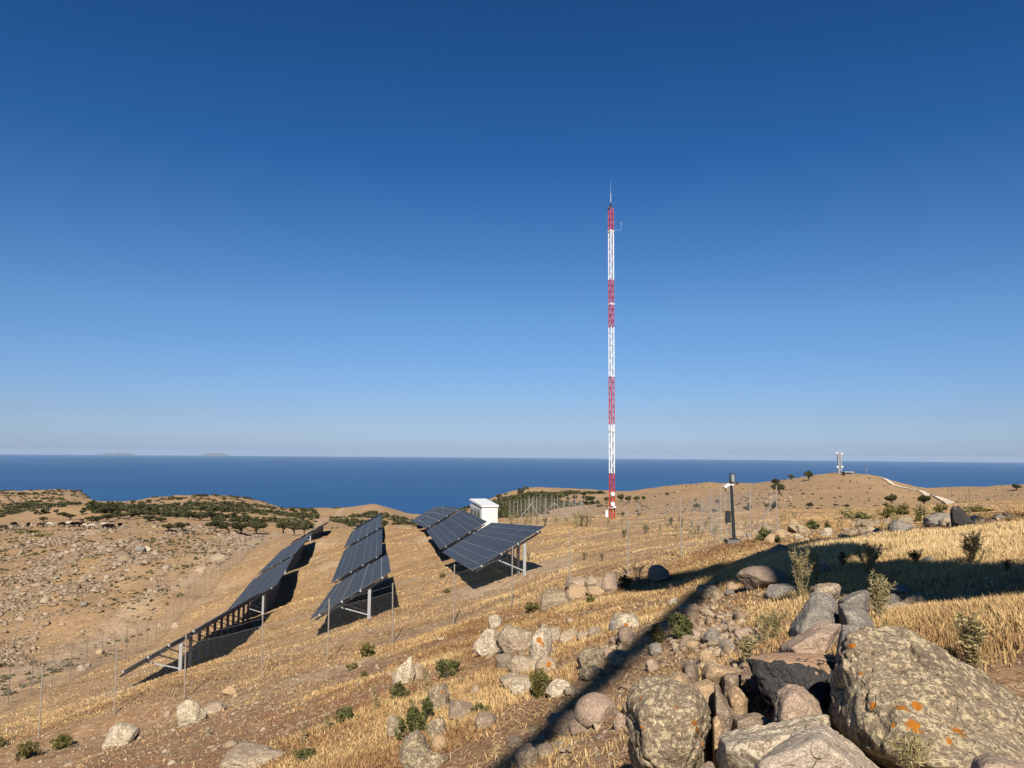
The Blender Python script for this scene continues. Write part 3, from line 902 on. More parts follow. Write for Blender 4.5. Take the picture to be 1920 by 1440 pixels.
for dx, py, yaw in ((-5.6, 851.5, 55), (4.6, 852.5, -55), (-5.2, 877, 55), (4.8, 876.5, -55)):
    M1 = np.array((Matrix.Rotation(math.radians(yaw), 3, "Z") @ Matrix.Rotation(math.radians(90), 3, "X")))
    r0 = 2.2 * kk
    m = MB().lathe([(0.001, 0.25 * r0), (0.7 * r0, 0.1 * r0), (r0, 0.0), (r0, 0.9 * r0), (0.001, 1.0 * r0)], 14, M1, (dx * kk, -hw * 0.6, (889 - py) * kk))
    dsh = m.build("dish", M_DISH, root)
    MB().tube((dx * kk, -hw * 0.6, (889 - py) * kk), (np.sign(dx) * hw, -hw * 0.6, (889 - py) * kk), 0.12, 5).build("dish_arm", M_STEEL, dsh)
hp_ = hit(1590, 890, 250)
root = empty("station_hut", hp_)
tag(root, "low stone hut with pale slab roof at the antenna tower foot", "hut")
MB().box((-0.5 * kk, 1.5, 0.5), (12 * kk, 4.0, 5 * kk)).build("wall", M_HUT, root)
MB().box((0.8 * kk, 1.2, 0.55 + 2.9 * kk), (17 * kk, 5.4, 1.4 * kk)).build("roof", M_CONC, root)
MB().box((-3.5 * kk, -0.52, 0.6), (2.0, 0.06, 1.9)).build("door", M_POSTD, root)
tp2 = hit(1624.7, 888, 250)
root = empty("small_mast", tp2)
tag(root, "small thin dark mast alone on the hilltop past the antenna tower", "mast")
k2 = tp2[1] / F_PX
MB().tube((0, 0, -0.3), (0, 0, 14.5 * k2), 0.14, 6, 0.08).build("pole", M_POSTD, root)
MB().box((0.35, 0, 8.5 * k2), (0.7, 0.3, 1.2)).box((-0.25, 0, 11 * k2), (0.4, 0.25, 0.9)).build("aerial", M_POSTD, root)

# ------------------------------------------------------------------ utility poles by the road
M_WOODP = simple("pole_wood", (0.11, 0.085, 0.065), 0.9, 0.1)
poles = [(1704.5, 919, 17, "utility pole with crossarm where the far road bends before the sea"), (1723, 924, 11, "short utility pole beside the far road below the bend"),
         (1784, 932, 21, "tall thin utility pole against the low far ridge"), (1798, 944, 9, "shortest utility pole near the near end of the far road"),
         (1812, 942, 15, "utility pole paired with a taller one by the far road end"), (1818, 942, 30, "tallest of the paired utility poles by the far road end")]
for px, py, hp2, lab in poles:
    p = hit(px, py, 120); k3 = p[1] / F_PX
    root = empty("utility_pole", p); tag(root, lab, "utility pole", "utility poles along the far road")
    MB().tube((0, 0, -0.4), (0, 0, hp2 * k3), 0.11, 7, 0.08).build("pole", M_WOODP, root)
    MB().bar((-2.2 * k3, 0, hp2 * k3 * 0.97), (2.2 * k3, 0, hp2 * k3 * 0.97), 0.10, 0.12).build("crossarm", M_WOODP, root)

# ------------------------------------------------------------------ wind turbine behind the viewpoint (its shadow lies across the slope)
M_TURB = simple("turbine_white", (0.75, 0.76, 0.77), 0.4, 0.4, 0.0, 0.04)
sd = np.array(SUN_DIR)
def back(p, ref, nrm):          # along the sun ray from ground point p to the plane through ref
    s = np.dot(ref - p, nrm) / np.dot(sd, nrm); return p + sd * s
hubg = hit(1398, 1062)
hub = hubg + sd * 46.0
rn = np.array([-0.42, 0.9, 0.0]); rn /= np.linalg.norm(rn)
tb = np.array([hub[0] - 0.38, hub[1] - 1.2, 0]); tb[2] = hz(tb[0], tb[1])
root = empty("wind_turbine", tb)
tag(root, "white wind turbine whose long shadow crosses the stones", "wind turbine")
MB().lathe([(1.45, -0.5), (1.35, 6), (1.1, hub[2] - tb[2] - 0.5), (0.001, hub[2] - tb[2] - 0.4)], 24).build("tower", M_TURB, root, smooth=True)
hb = hub - tb
MB().bar(hb - rn * 2.6, hb + rn * 0.4, 2.1, 2.1).build("nacelle", M_TURB, root)
Mh = np.array(Vector(rn).to_track_quat("Z", "Y").to_matrix())
MB().lathe([(0.75, 0.1), (0.7, 0.6), (0.4, 1.1), (0.001, 1.25)], 16, Mh, hb).build("hub", M_TURB, root)
ref = hub + rn * 0.6
tips = [np.array([-2.2, 1.5, plane(-2.2, 1.5)]), hit(1985, 958), hit(1150, 1096)]
for tip, bw in zip(tips, (0.42, 0.5, 1.6)):
    e = back(tip, ref, rn) - tb; s = ref - tb
    d_ = e - s; L = np.linalg.norm(d_); d_ /= L
    sdv = np.cross(d_, rn); sdv /= np.linalg.norm(sdv)
    prof = [(0.0, 0.5, 0.5), (0.06, 0.55, 0.45), (0.2, 0.95, 0.2), (0.5, 0.75, 0.12), (0.85, 0.45, 0.08), (1.0, 0.12, 0.03)]
    v = []; f = []
    for tt, w, th_ in prof:
        c_ = s + d_ * L * tt
        for q in range(10):
            a = 2 * PI * q / 10; v.append(c_ + sdv * w * bw * math.cos(a) + rn * th_ * math.sin(a))
    for j_ in range(len(prof) - 1):
        for q in range(10): f.append((j_ * 10 + q, j_ * 10 + (q + 1) % 10, (j_ + 1) * 10 + (q + 1) % 10, (j_ + 1) * 10 + q))
    f.append(tuple(range((len(prof) - 1) * 10, len(prof) * 10)))
    mesh_obj("blade", v, f, M_TURB, root, smooth=True)
# ------------------------------------------------------------------ rocks
def rock_mat(name, a, b, lichen=(0.52, 0.47, 0.36), l_amt=0.5, speck=0.4, top=None, orange=True, bump=0.7):
    t = NT(name); co = t.coord()
    obi = t.new("ShaderNodeObjectInfo")
    off = t.new("ShaderNodeVectorMath", operation="ADD"); t.link(co, off.inputs[0])
    cmb = t.new("ShaderNodeCombineXYZ")
    for k in range(3): t.link(t.math("MULTIPLY", obi.outputs["Random"], 37.0 + 11 * k), cmb.inputs[k])
    t.link(cmb.outputs[0], off.inputs[1]); v = off.outputs[0]
    n1 = t.noise(v, 2.6, 6, 0.62); n2 = t.noise(v, 9.0, 6, 0.68); n3 = t.noise(v, 34.0, 4, 0.7); n4 = t.noise(v, 120.0, 3, 0.7)
    c = t.mix(t.ramp(n1, [(0.3, 0), (0.7, 1)]), a, b)
    c = t.mix(t.ramp(n3, [(0.35, 0.35), (0.6, 0)]), c, tuple(q * 0.45 for q in a))
    c = t.mix(t.ramp(n4, [(0.52, 0), (0.66, 0.75)]), c, tuple(min(1, q * 1.5) for q in b))
    c = t.mix(t.ramp(n4, [(0.34, 0.65), (0.46, 0)]), c, tuple(q * 0.5 for q in a))
    if top is not None:
        ge = t.new("ShaderNodeTexCoord"); sp = t.new("ShaderNodeSeparateXYZ"); t.link(ge.outputs["Normal"], sp.inputs[0])
        c = t.mix(t.ramp(t.math("ADD", sp.outputs[2], t.math("MULTIPLY", n2, 0.3)), [(0.97, 0), (1.05, 1)]), c, t.mix(n2, tuple(q * 0.8 for q in top), tuple(q * 1.15 for q in top)))
    if l_amt > 0:
        n5 = t.noise(v, 36.0, 6, 0.68)
        lm = t.math("MULTIPLY", t.ramp(t.math("ADD", t.math("MULTIPLY", n5, 0.60), t.math("MULTIPLY", n2, 0.40)), [(0.585 - 0.12 * l_amt, 0), (0.615 - 0.13 * l_amt, 1)]), t.ramp(n3, [(0.30, 0.3), (0.45, 0.9)]))
        c = t.mix(lm, c, t.mix(n3, tuple(q * 0.82 for q in lichen), tuple(min(1, q * 1.12) for q in lichen)))
    if speck > 0:
        c = t.mix(t.math("MULTIPLY", t.ramp(t.noise(v, 21.0, 3, 0.5), [(0.62, 0), (0.68, 1)]), speck), c, (0.05, 0.045, 0.04))
    if l_amt > 0.3:
        gate = t.ramp(t.noise(v, 1.5, 3, 0.55), [(0.44, 0.05), (0.56, 1)])
        vo = t.voro(v, 52.0); rs = t.math("MULTIPLY", t.ramp(t.math("ADD", vo, t.math("MULTIPLY", n4, 0.25)), [(0.34, 1), (0.42, 0)]), t.math("MULTIPLY", t.ramp(n2, [(0.42, 0), (0.54, 0.85)]), gate))
        c = t.mix(rs, c, tuple(min(1, q * 1.25) for q in lichen))
        vo2 = t.voro(v, 23.0); rs2 = t.math("MULTIPLY", t.ramp(t.math("ADD", vo2, t.math("MULTIPLY", n3, 0.35)), [(0.36, 1), (0.42, 0)]), t.ramp(n1, [(0.45, 0), (0.55, 0.8)]))
        c = t.mix(rs2, c, tuple(q * 0.9 for q in lichen))
    if orange:
        at_ = t.attr("orange")
        om = t.ramp(t.math("ADD", at_.outputs["Fac"], t.math("MULTIPLY", t.math("SUBTRACT", n3, 0.5), 2.1)), [(0.45, 0), (0.52, 1)])
        c = t.mix(om, c, t.mix(n4, (0.22, 0.075, 0.010), (0.46, 0.185, 0.022)))
    hgt = t.math("ADD", t.math("MULTIPLY", n2, 1.0), t.math("ADD", t.math("MULTIPLY", n3, 0.55), t.math("MULTIPLY", n4, 0.22)))
    t.bump(hgt, bump, 0.035)
    cd_ = t.new("ShaderNodeTexVoronoi", feature="DISTANCE_TO_EDGE"); cv = t.new("ShaderNodeVectorMath", operation="ADD"); t.link(t.scale(v, (1.0, 1.7, 2.3)), cv.inputs[0])
    nv = t.new("ShaderNodeTexNoise"); t.link(v, nv.inputs["Vector"]); nv.inputs["Scale"].default_value = 4.0; t.link(t.scale(nv.outputs["Color"], 0.55), cv.inputs[1]); t.link(cv.outputs[0], cd_.inputs["Vector"]); cd_.inputs["Scale"].default_value = 2.6
    ck = t.math("MULTIPLY", t.ramp(cd_.outputs["Distance"], [(0.0, 1), (0.016, 0)]), t.ramp(n1, [(0.50, 0), (0.60, 1)]))
    c = t.mix(t.math("MULTIPLY", ck, 0.4), c, tuple(q * 0.22 for q in a))
    bn = [q for q in t.n if q.bl_idname == "ShaderNodeBump"][0]
    t.link(t.math("SUBTRACT", hgt, t.math("MULTIPLY", ck, 0.35)), bn.inputs["Height"])
    return t.base(c, 0.92, 0.15, 0.0, (0.88, 0.81, 0.71))

M_RK = {
    "lichen": rock_mat("rock_lichen_crusted", (0.135, 0.112, 0.085), (0.25, 0.205, 0.155), (0.46, 0.40, 0.28), 0.55, 0.35),
    "white": rock_mat("rock_white_lichen", (0.22, 0.185, 0.14), (0.34, 0.29, 0.225), (0.56, 0.51, 0.42), 0.85, 0.6),
    "pale": rock_mat("rock_pale_weathered", (0.23, 0.18, 0.135), (0.36, 0.295, 0.225), (0.48, 0.425, 0.335), 0.5, 0.4),
    "pink": rock_mat("rock_pink_tan", (0.27, 0.205, 0.165), (0.40, 0.32, 0.265), (0.45, 0.37, 0.30), 0.25, 0.25),
    "tan": rock_mat("rock_sandy_tan", (0.33, 0.235, 0.15), (0.45, 0.34, 0.23), (0.55, 0.45, 0.33), 0.2, 0.1),
    "grey": rock_mat("rock_grey_basalt", (0.155, 0.145, 0.135), (0.26, 0.245, 0.23), (0.33, 0.315, 0.29), 0.35, 0.25),
    "brown": rock_mat("rock_grey_brown", (0.18, 0.14, 0.11), (0.29, 0.235, 0.19), (0.40, 0.35, 0.28), 0.3, 0.25),
    "dark": rock_mat("rock_dark_basalt_and_slab_shade", (0.034, 0.035, 0.039), (0.075, 0.075, 0.079), (0.2, 0.2, 0.2), 0.0, 0.2, top=(0.46, 0.31, 0.21), bump=1.0),  # fresh basalt; also paints the shade on the leaning field slab
    "greige": rock_mat("rock_grey_smooth", (0.33, 0.285, 0.24), (0.43, 0.38, 0.325), (0.50, 0.46, 0.39), 0.2, 0.5),
}
_ICO = {}
def ico(s):
    if s not in _ICO:
        bm = bmesh.new(); bmesh.ops.create_icosphere(bm, subdivisions=s, radius=1.0)
        bm.verts.ensure_lookup_table()
        _ICO[s] = (np.array([v.co[:] for v in bm.verts]), np.array([[v.index for v in f.verts] for f in bm.faces], np.int32)); bm.free()
    return _ICO[s]

def radial(dirs, N, h, k):
    """smooth convex shape: distance to the nearest of the planes, edges slightly rounded"""
    dt = dirs @ N.T
    t_ = np.where(dt > 0.03, h[None] / np.maximum(dt, 0.03), 1e3)
    m = t_.min(1)
    return m - np.log(np.exp(-k * np.minimum(t_ - m[:, None], 50)).sum(1)) / k

def chip(dirs, r, seed, n=26, lo=0.012, hi=0.05):
    """shave flat facets off the corners"""
    r_ = np.random.default_rng(seed + 999)
    p = dirs * r[:, None]; size = r.mean()
    for _ in range(n):
        nn = r_.normal(size=3); nn /= np.linalg.norm(nn)
        h = float((p @ nn).max()) - size * r_.uniform(lo, hi)
        dt = dirs @ nn
        r = np.where(dt > 0.05, np.minimum(r, h / np.maximum(dt, 0.05)), r)
    return r

def rock_noise(dirs, r, size, seed, amp=1.0):
    p = dirs * r[:, None]
    q = p / size
    n = 0.026 * fbm(q * 1.7 + seed, 3, seed) + 0.030 * fbm(q * 4.5 + seed, 4, seed + 7)
    rid = 1 - np.abs(fbm(q * np.array([2.4, 3.4, 5.5]) + seed * 1.3, 3, seed + 3))
    n = n - 0.055 * sstep(0.82, 1.0, rid)
    n = n + 0.016 * fbm(q * 14.0, 3, seed + 9)
    return p + dirs * (n * size * amp)[:, None]

def hull_planes(pts):
    bm = bmesh.new()
    for p in pts: bm.verts.new(tuple(p))
    res = bmesh.ops.convex_hull(bm, input=bm.verts[:])
    N, h = [], []
    for f in bm.faces:
        if f.calc_area() < 1e-9: continue
        f.normal_update(); n = np.array(f.normal); d = float(np.dot(n, np.array(f.verts[0].co)))
        if d < 0: n, d = -n, -d
        N.append(n); h.append(d)
    bm.free()
    return np.array(N), np.array(h)

def orange_mask(o, co_w, spots):
    m = np.zeros(len(co_w))
    for s, r in spots:
        s = np.array(s); m = np.maximum(m, np.clip(1.15 - np.linalg.norm(co_w - s, axis=1) / r, 0, 1))
    vcol(o, "orange", m)

def hull_rock(label, mat, outline, d, t, extra=(), sub=5, amp=1.0, shift=0.12, seed=1, spots=(), zs=None, sc=1.0, front=0.62):
    """outline: silhouette in photo pixels (optionally with its own distance), t: thickness in metres"""
    pts = [P(q[0], q[1], q[2] if len(q) > 2 else d) for q in outline]
    O = np.array(pts); cen = O.mean(0)
    cp = np.mean([[q[0], q[1]] for q in outline], axis=0)
    yext = max(q[1] for q in outline) - min(q[1] for q in outline)
    for q in outline:
        x, y = q[0], q[1]; dd_ = q[2] if len(q) > 2 else d
        pts.append(P(cp[0] + (x - cp[0]) * front, cp[1] + (y - cp[1]) * front + yext * shift, dd_ - t * 0.5))
        pts.append(P(cp[0] + (x - cp[0]) * 0.72, cp[1] + (y - cp[1]) * 0.72 + yext * 0.05, dd_ + t * 0.5))
    for q in extra: pts.append(P(*q))
    pts = np.array(pts)
    gz = hz(O[:, 0].mean(), O[:, 1].mean() + 0.15 * t)
    if pts[:, 2].min() > gz - 0.06:                       # carry the stone down to the ground it lies on
        hw_ = 0.3 * (O[:, 0].max() - O[:, 0].min()); c0 = O.mean(0)
        pts = np.r_[pts, [(c0[0] - hw_, c0[1] + 0.2 * t, gz - 0.08), (c0[0] + hw_, c0[1] + 0.2 * t, gz - 0.08), (c0[0], c0[1] + 0.45 * t, gz - 0.08)]]
    cen = pts.mean(0)
    N, h = hull_planes(pts - cen)
    dirs, faces = ico(sub)
    size = float(np.mean(h)) * 1.6
    r = radial(dirs, N, h, 90.0 / size)
    r = chip(dirs, r, seed, 13, 0.03, 0.15)
    co = rock_noise(dirs, r, size, seed, amp)
    o = mesh_obj("rock", co, faces, M_RK[mat], smooth=True, loc=cen)
    tag(o, label, "rock", "rocks lying on the slope")
    if spots:
        w = co + cen; sp = []
        a = w[:, 0] / w[:, 1]; b = w[:, 2] / w[:, 1]
        for sx_, sy_, sr in spots:
            ta, tb_ = slope(sx_, sy_)
            near_ = np.nonzero((a - ta) ** 2 + (b - tb_) ** 2 < (6.0 / F_PX) ** 2)[0]
            if len(near_) == 0: near_ = [int(np.argmin((a - ta) ** 2 + (b - tb_) ** 2))]
            k = min(near_, key=lambda i_: w[i_, 1])
            sp.append((w[k], sr * 0.72 * d / F_PX))
        orange_mask(o, w, sp)
    return o

RK_RNG = np.random.default_rng(21)
def rock_mesh(seed, sub, flat=0.7, ang=12, amp=1.0):
    r_ = np.random.default_rng(seed)
    dirs, faces = ico(sub)
    if ang <= 5:
        N = r_.normal(size=(ang, 3)); N /= np.linalg.norm(N, axis=1)[:, None]
        r = np.minimum(radial(dirs, N, r_.uniform(0.7, 1.02, ang), 40.0), 1.15)
    else:
        q = r_.normal(size=(ang + 9, 3)); q /= np.linalg.norm(q, axis=1)[:, None]
        q = np.r_[q * r_.uniform(0.8, 1.15, (len(q), 1)), 0.8 * np.array([(1, .8, -.6), (-1, .7, -.5), (.8, -1, -.6), (-.7, -.9, -.6)])]
        q -= q.mean(0); N, h = hull_planes(q)
        r = radial(dirs, N, np.maximum(h, 0.25), 70.0); r = chip(dirs, r, seed, 6, 0.05, 0.24); amp = amp * 0.75
    co = rock_noise(dirs, r, 1.5, seed, amp)
    mn, mx = co.min(0), co.max(0)
    return (co - (mn + mx) / 2) / ((mx - mn) / 2), faces      # unit box -1..1

def put_rock(label, mat, px, py, w, h, seed, sub=5, ang=11, amp=1.0, sink=0.42, deep=1.0, roll=0.0, spots=(), d=None, group="rocks lying on the slope", name="rock", cat="rock"):
    """rock whose foot shows at (px, py), w x h photo pixels"""
    g = hit(px, py) if d is None else np.array(gpt(px, d, py))
    k = g[1] / F_PX
    W, Hh = w * k / 2 * 1.08, h * k / 2 * 0.86
    co, faces = rock_mesh(seed, sub, ang=ang, amp=amp)
    co = co * np.array([W, W * deep, Hh * (1 + sink)])
    if roll:
        ca2, sa2 = math.cos(math.radians(roll)), math.sin(math.radians(roll))
        co = co @ np.array([[ca2, 0, -sa2], [0, 1, 0], [sa2, 0, ca2]])
    loc = g + np.array([0, W * deep * 0.8, 0]); loc[2] = g[2] + Hh * (1 - sink)
    o = mesh_obj(name, co, faces, M_RK[mat], smooth=True, loc=loc)
    tag(o, label, cat, group)
    if spots:
        wco = co + loc
        orange_mask(o, wco, [((loc + np.array([fx * W, -W * deep * 0.8, fz * Hh])), rad * 0.75 * W) for fx, fz, rad in spots])
    return o

# ---- the big stones at the corner of the wall
def z4(L): return [(1150 + x / 2.4935, 1040 + y / 2.4935) for x, y in L]
def z2(L): return [(1150 + x / 4.683, 1240 + y / 4.683) for x, y in L]
def zr(L): return [(1540 + x / 4.966, 1150 + y / 4.966) for x, y in L]
def z3(L): return [(1380 + x / 6.0, 1080 + y / 6.0) for x, y in L]
big = zr([(60, 640), (150, 480), (185, 330), (290, 190), (450, 100), (640, 110), (960, 230), (1260, 440), (1560, 670), (1900, 850), (2250, 1050), (2300, 1500), (1400, 1600), (700, 1560), (330, 1350), (110, 1100), (55, 950)])
hull_rock("huge lichen crusted boulder with orange lichen spots beside the dry grass", "lichen", big, 3.9, 0.9,
          extra=[(1562, 1290, 3.75), (1604, 1335, 3.42), (1680, 1420, 3.15), (1625, 1265, 3.5), (1760, 1440, 3.0), (1850, 1470, 2.95), (1920, 1480, 3.0), (1580, 1240, 3.65), (1700, 1195, 4.5), (1800, 1245, 4.4)],
          sub=7, seed=5, shift=0.16, spots=[(1598, 1201, 15), (1636, 1319, 13), (1693, 1325, 20), (1716, 1318, 17), (1712, 1360, 24), (1796, 1367, 22), (1674, 1361, 9), (1612, 1256, 9), (1778, 1391, 12)], front=0.7, amp=0.8)
hull_rock("large rounded grey boulder with an orange lichen streak by the shadow path", "lichen",
          z2([(95, 500), (100, 330), (140, 230), (230, 125), (330, 95), (450, 130), (640, 180), (760, 240), (860, 370), (880, 520), (860, 640), (800, 780), (720, 937), (600, 1150), (250, 1150), (150, 880), (110, 680)]), 4.15, 0.75,
          extra=[(1290, 1300, 3.8), (1250, 1380, 3.72), (1310, 1350, 3.78), (1215, 1330, 3.85)], sub=6, seed=9, spots=[(1306, 1352, 11), (1313, 1366, 13), (1320, 1378, 12), (1322, 1392, 9), (1266, 1320, 9), (1208, 1364, 11), (1197, 1304, 7)], amp=0.9)
hull_rock("long cream lichen boulder with a flat bright top below the thistles", "white",
          z2([(915, 660), (930, 630), (1090, 590), (1400, 525), (1740, 465), (1890, 478), (1930, 640), (1800, 1100), (1000, 1150), (915, 900)]), 3.75, 0.7,
          extra=[(1360, 1395, 3.4), (1480, 1378, 3.35), (1420, 1440, 3.3)], sub=6, seed=14, spots=[(1491, 1362, 7)], amp=0.7)
hull_rock("smooth pale grey boulder under the huge lichen boulder at the picture foot", "greige",
          z2([(1180, 960), (1400, 730), (1590, 700), (1690, 600), (1745, 510), (1850, 515), (1960, 590), (2100, 700), (2260, 830), (2420, 980), (2500, 1200), (1100, 1200)]), 3.2, 0.7,
          extra=[(1420, 1430, 2.9), (1560, 1410, 2.85), (1480, 1400, 2.95)], sub=6, seed=17, amp=0.6)
hull_rock("triangular pinkish stone between the dark slab and the huge boulder", "pink",
          z2([(1385, 520), (1410, 380), (1440, 270), (1530, 185), (1610, 182), (1740, 260), (1840, 370), (1895, 450), (1880, 560), (1500, 600), (1390, 570)]), 3.95, 0.35, sub=5, seed=23, amp=0.8)
hull_rock("broken dark basalt slab with a pinkish weathered top", "dark",
          [(1400, 1237, 4.75), (1436, 1224, 5.25), (1497, 1223, 5.3), (1573, 1225, 5.2), (1576, 1245, 5.0), (1560, 1262, 4.6), (1546, 1278, 4.40), (1552, 1330, 4.36), (1500, 1345, 4.40), (1440, 1322, 4.48), (1420, 1292, 4.55), (1411, 1262, 4.62)], 4.9, 0.0,
          extra=[(1402, 1234, 4.6), (1463, 1236, 4.5), (1508, 1248, 4.42), (1530, 1260, 4.42), (1545, 1330, 5.4), (1440, 1320, 5.4)], sub=6, seed=31, shift=0.0, front=0.9, amp=0.7)
hull_rock("broad brownish pink boulder behind the dark slab", "pink",
          z3([(480, 860), (490, 780), (620, 708), (740, 640), (870, 548), (970, 515), (1195, 535), (1185, 620), (1120, 730), (1115, 850), (1080, 920), (620, 930), (490, 900)]), 5.5, 0.6, sub=6, seed=37, amp=0.7)
hull_rock("tall wedge of grey basalt with a spiny weed growing on it", "grey",
          z3([(570, 640), (590, 560), (720, 420), (850, 190), (960, 150), (1060, 185), (1150, 300), (1210, 520), (1180, 580), (960, 590), (700, 690), (620, 690)]), 6.3, 0.8, sub=6, seed=41, amp=0.8)
hull_rock("sloping grey blue slab beside the grey wedge", "grey",
          z3([(1150, 270), (1300, 300), (1480, 400), (1575, 530), (1560, 600), (1290, 620), (1220, 560), (1190, 420)]), 6.0, 0.5, sub=5, seed=43, amp=0.7)
hull_rock("pointed grey stone on top behind the sloping grey slab", "grey",
          z3([(1150, 270), (1300, 180), (1430, 128), (1490, 165), (1515, 230), (1480, 320), (1320, 350), (1170, 320)]), 6.9, 0.5, sub=5, seed=47, amp=0.8)
hull_rock("narrow dark stone wedged against the huge lichen boulder", "grey",
          z3([(1130, 800), (1150, 690), (1195, 545), (1290, 545), (1400, 560), (1310, 660), (1240, 780), (1200, 900), (1150, 920)]), 4.7, 0.35, sub=5, seed=53, amp=0.8)
hull_rock("light stone lying behind the grey wedge under a thistle", "pale",
          z3([(830, 170), (860, 90), (960, 65), (1150, 80), (1190, 120), (1120, 200), (950, 240)]), 7.2, 0.5, sub=5, seed=59)
hull_rock("squared tan stone beside the streaked boulder", "tan",
          z2([(600, 190), (870, 135), (950, 200), (890, 320), (840, 370), (740, 340), (640, 250)]), 4.6, 0.35, sub=5, seed=61, amp=0.6)
hull_rock("upright splinter of grey brown rock between the tan stones", "brown",
          z2([(872, 330), (880, 155), (935, 250), (1010, 360), (1065, 465), (1000, 500), (905, 440)]), 4.3, 0.2, sub=5, seed=67, amp=0.7)
hull_rock("broken orange brown stone lit on one side under spiny weeds", "tan",
          z2([(990, 255), (1060, 210), (1120, 240), (1185, 320), (1160, 390), (1110, 460), (1060, 450)]), 4.45, 0.25, sub=5, seed=71, amp=0.8)
hull_rock("smooth cream stone peeping over the streaked boulder", "tan",
          z2([(455, 150), (520, 88), (600, 92), (690, 155), (640, 210), (500, 200)]), 4.8, 0.3, sub=5, seed=73, amp=0.5)
hull_rock("grey cobble with a pinkish lower half behind the cream stone", "brown",
          z2([(600, 40), (640, -10), (720, -20), (750, 60), (755, 110), (700, 155), (640, 110)]), 5.3, 0.3, sub=5, seed=79, amp=0.5)
hull_rock("flat tan slab above the squared tan stone", "tan",
          z2([(760, 110), (790, 30), (830, -5), (950, 50), (1010, 80), (1150, 70), (1140, 130), (900, 150), (800, 140)]), 5.2, 0.45, sub=5, seed=83, amp=0.6)
hull_rock("dark angular stone tucked under the basalt slab", "brown",
          z2([(940, 100), (1080, 90), (1130, 110), (1110, 180), (1030, 210), (960, 150)]), 5.0, 0.3, sub=5, seed=85, amp=0.8)
hull_rock("small white pebble like stone next to the cream boulder", "tan",
          z2([(865, 490), (920, 455), (975, 560), (935, 620), (880, 590)]), 4.0, 0.15, sub=5, seed=89, amp=0.4)
hull_rock("flat dark brown stone under the small spiny weeds", "brown",
          z2([(1030, 500), (1180, 445), (1300, 440), (1390, 490), (1370, 560), (1120, 600), (1020, 570)]), 4.25, 0.3, sub=5, seed=97, amp=0.7)
hull_rock("pinkish stone cut by the picture foot below the huge boulder", "pink",
          zr([(1380, 1440), (1420, 1330), (1560, 1285), (1700, 1325), (1900, 1385), (2000, 1500), (1950, 1600), (1400, 1600)]), 2.55, 0.4, sub=5, seed=101, amp=0.6)
hull_rock("brown stone at the foot of the streaked boulder", "pink",
          z2([(720, 940), (850, 850), (880, 880), (930, 1000), (900, 1100), (740, 1100)]), 3.6, 0.3, sub=5, seed=103, amp=0.6)

hull_rock("tall leaning slab with its shade painted black on the edge of the golden field", "dark", [(1520 + x / 4.8, 930 + y / 4.8) for x, y in [(1245, 175), (1250, 120), (1268, 88), (1295, 70), (1330, 82), (1400, 145), (1475, 238), (1440, 262), (1370, 268), (1290, 240)]], 23.4, 0.5, sub=5, seed=113, amp=0.5)  # shade on this slab is painted by the dark rock colour
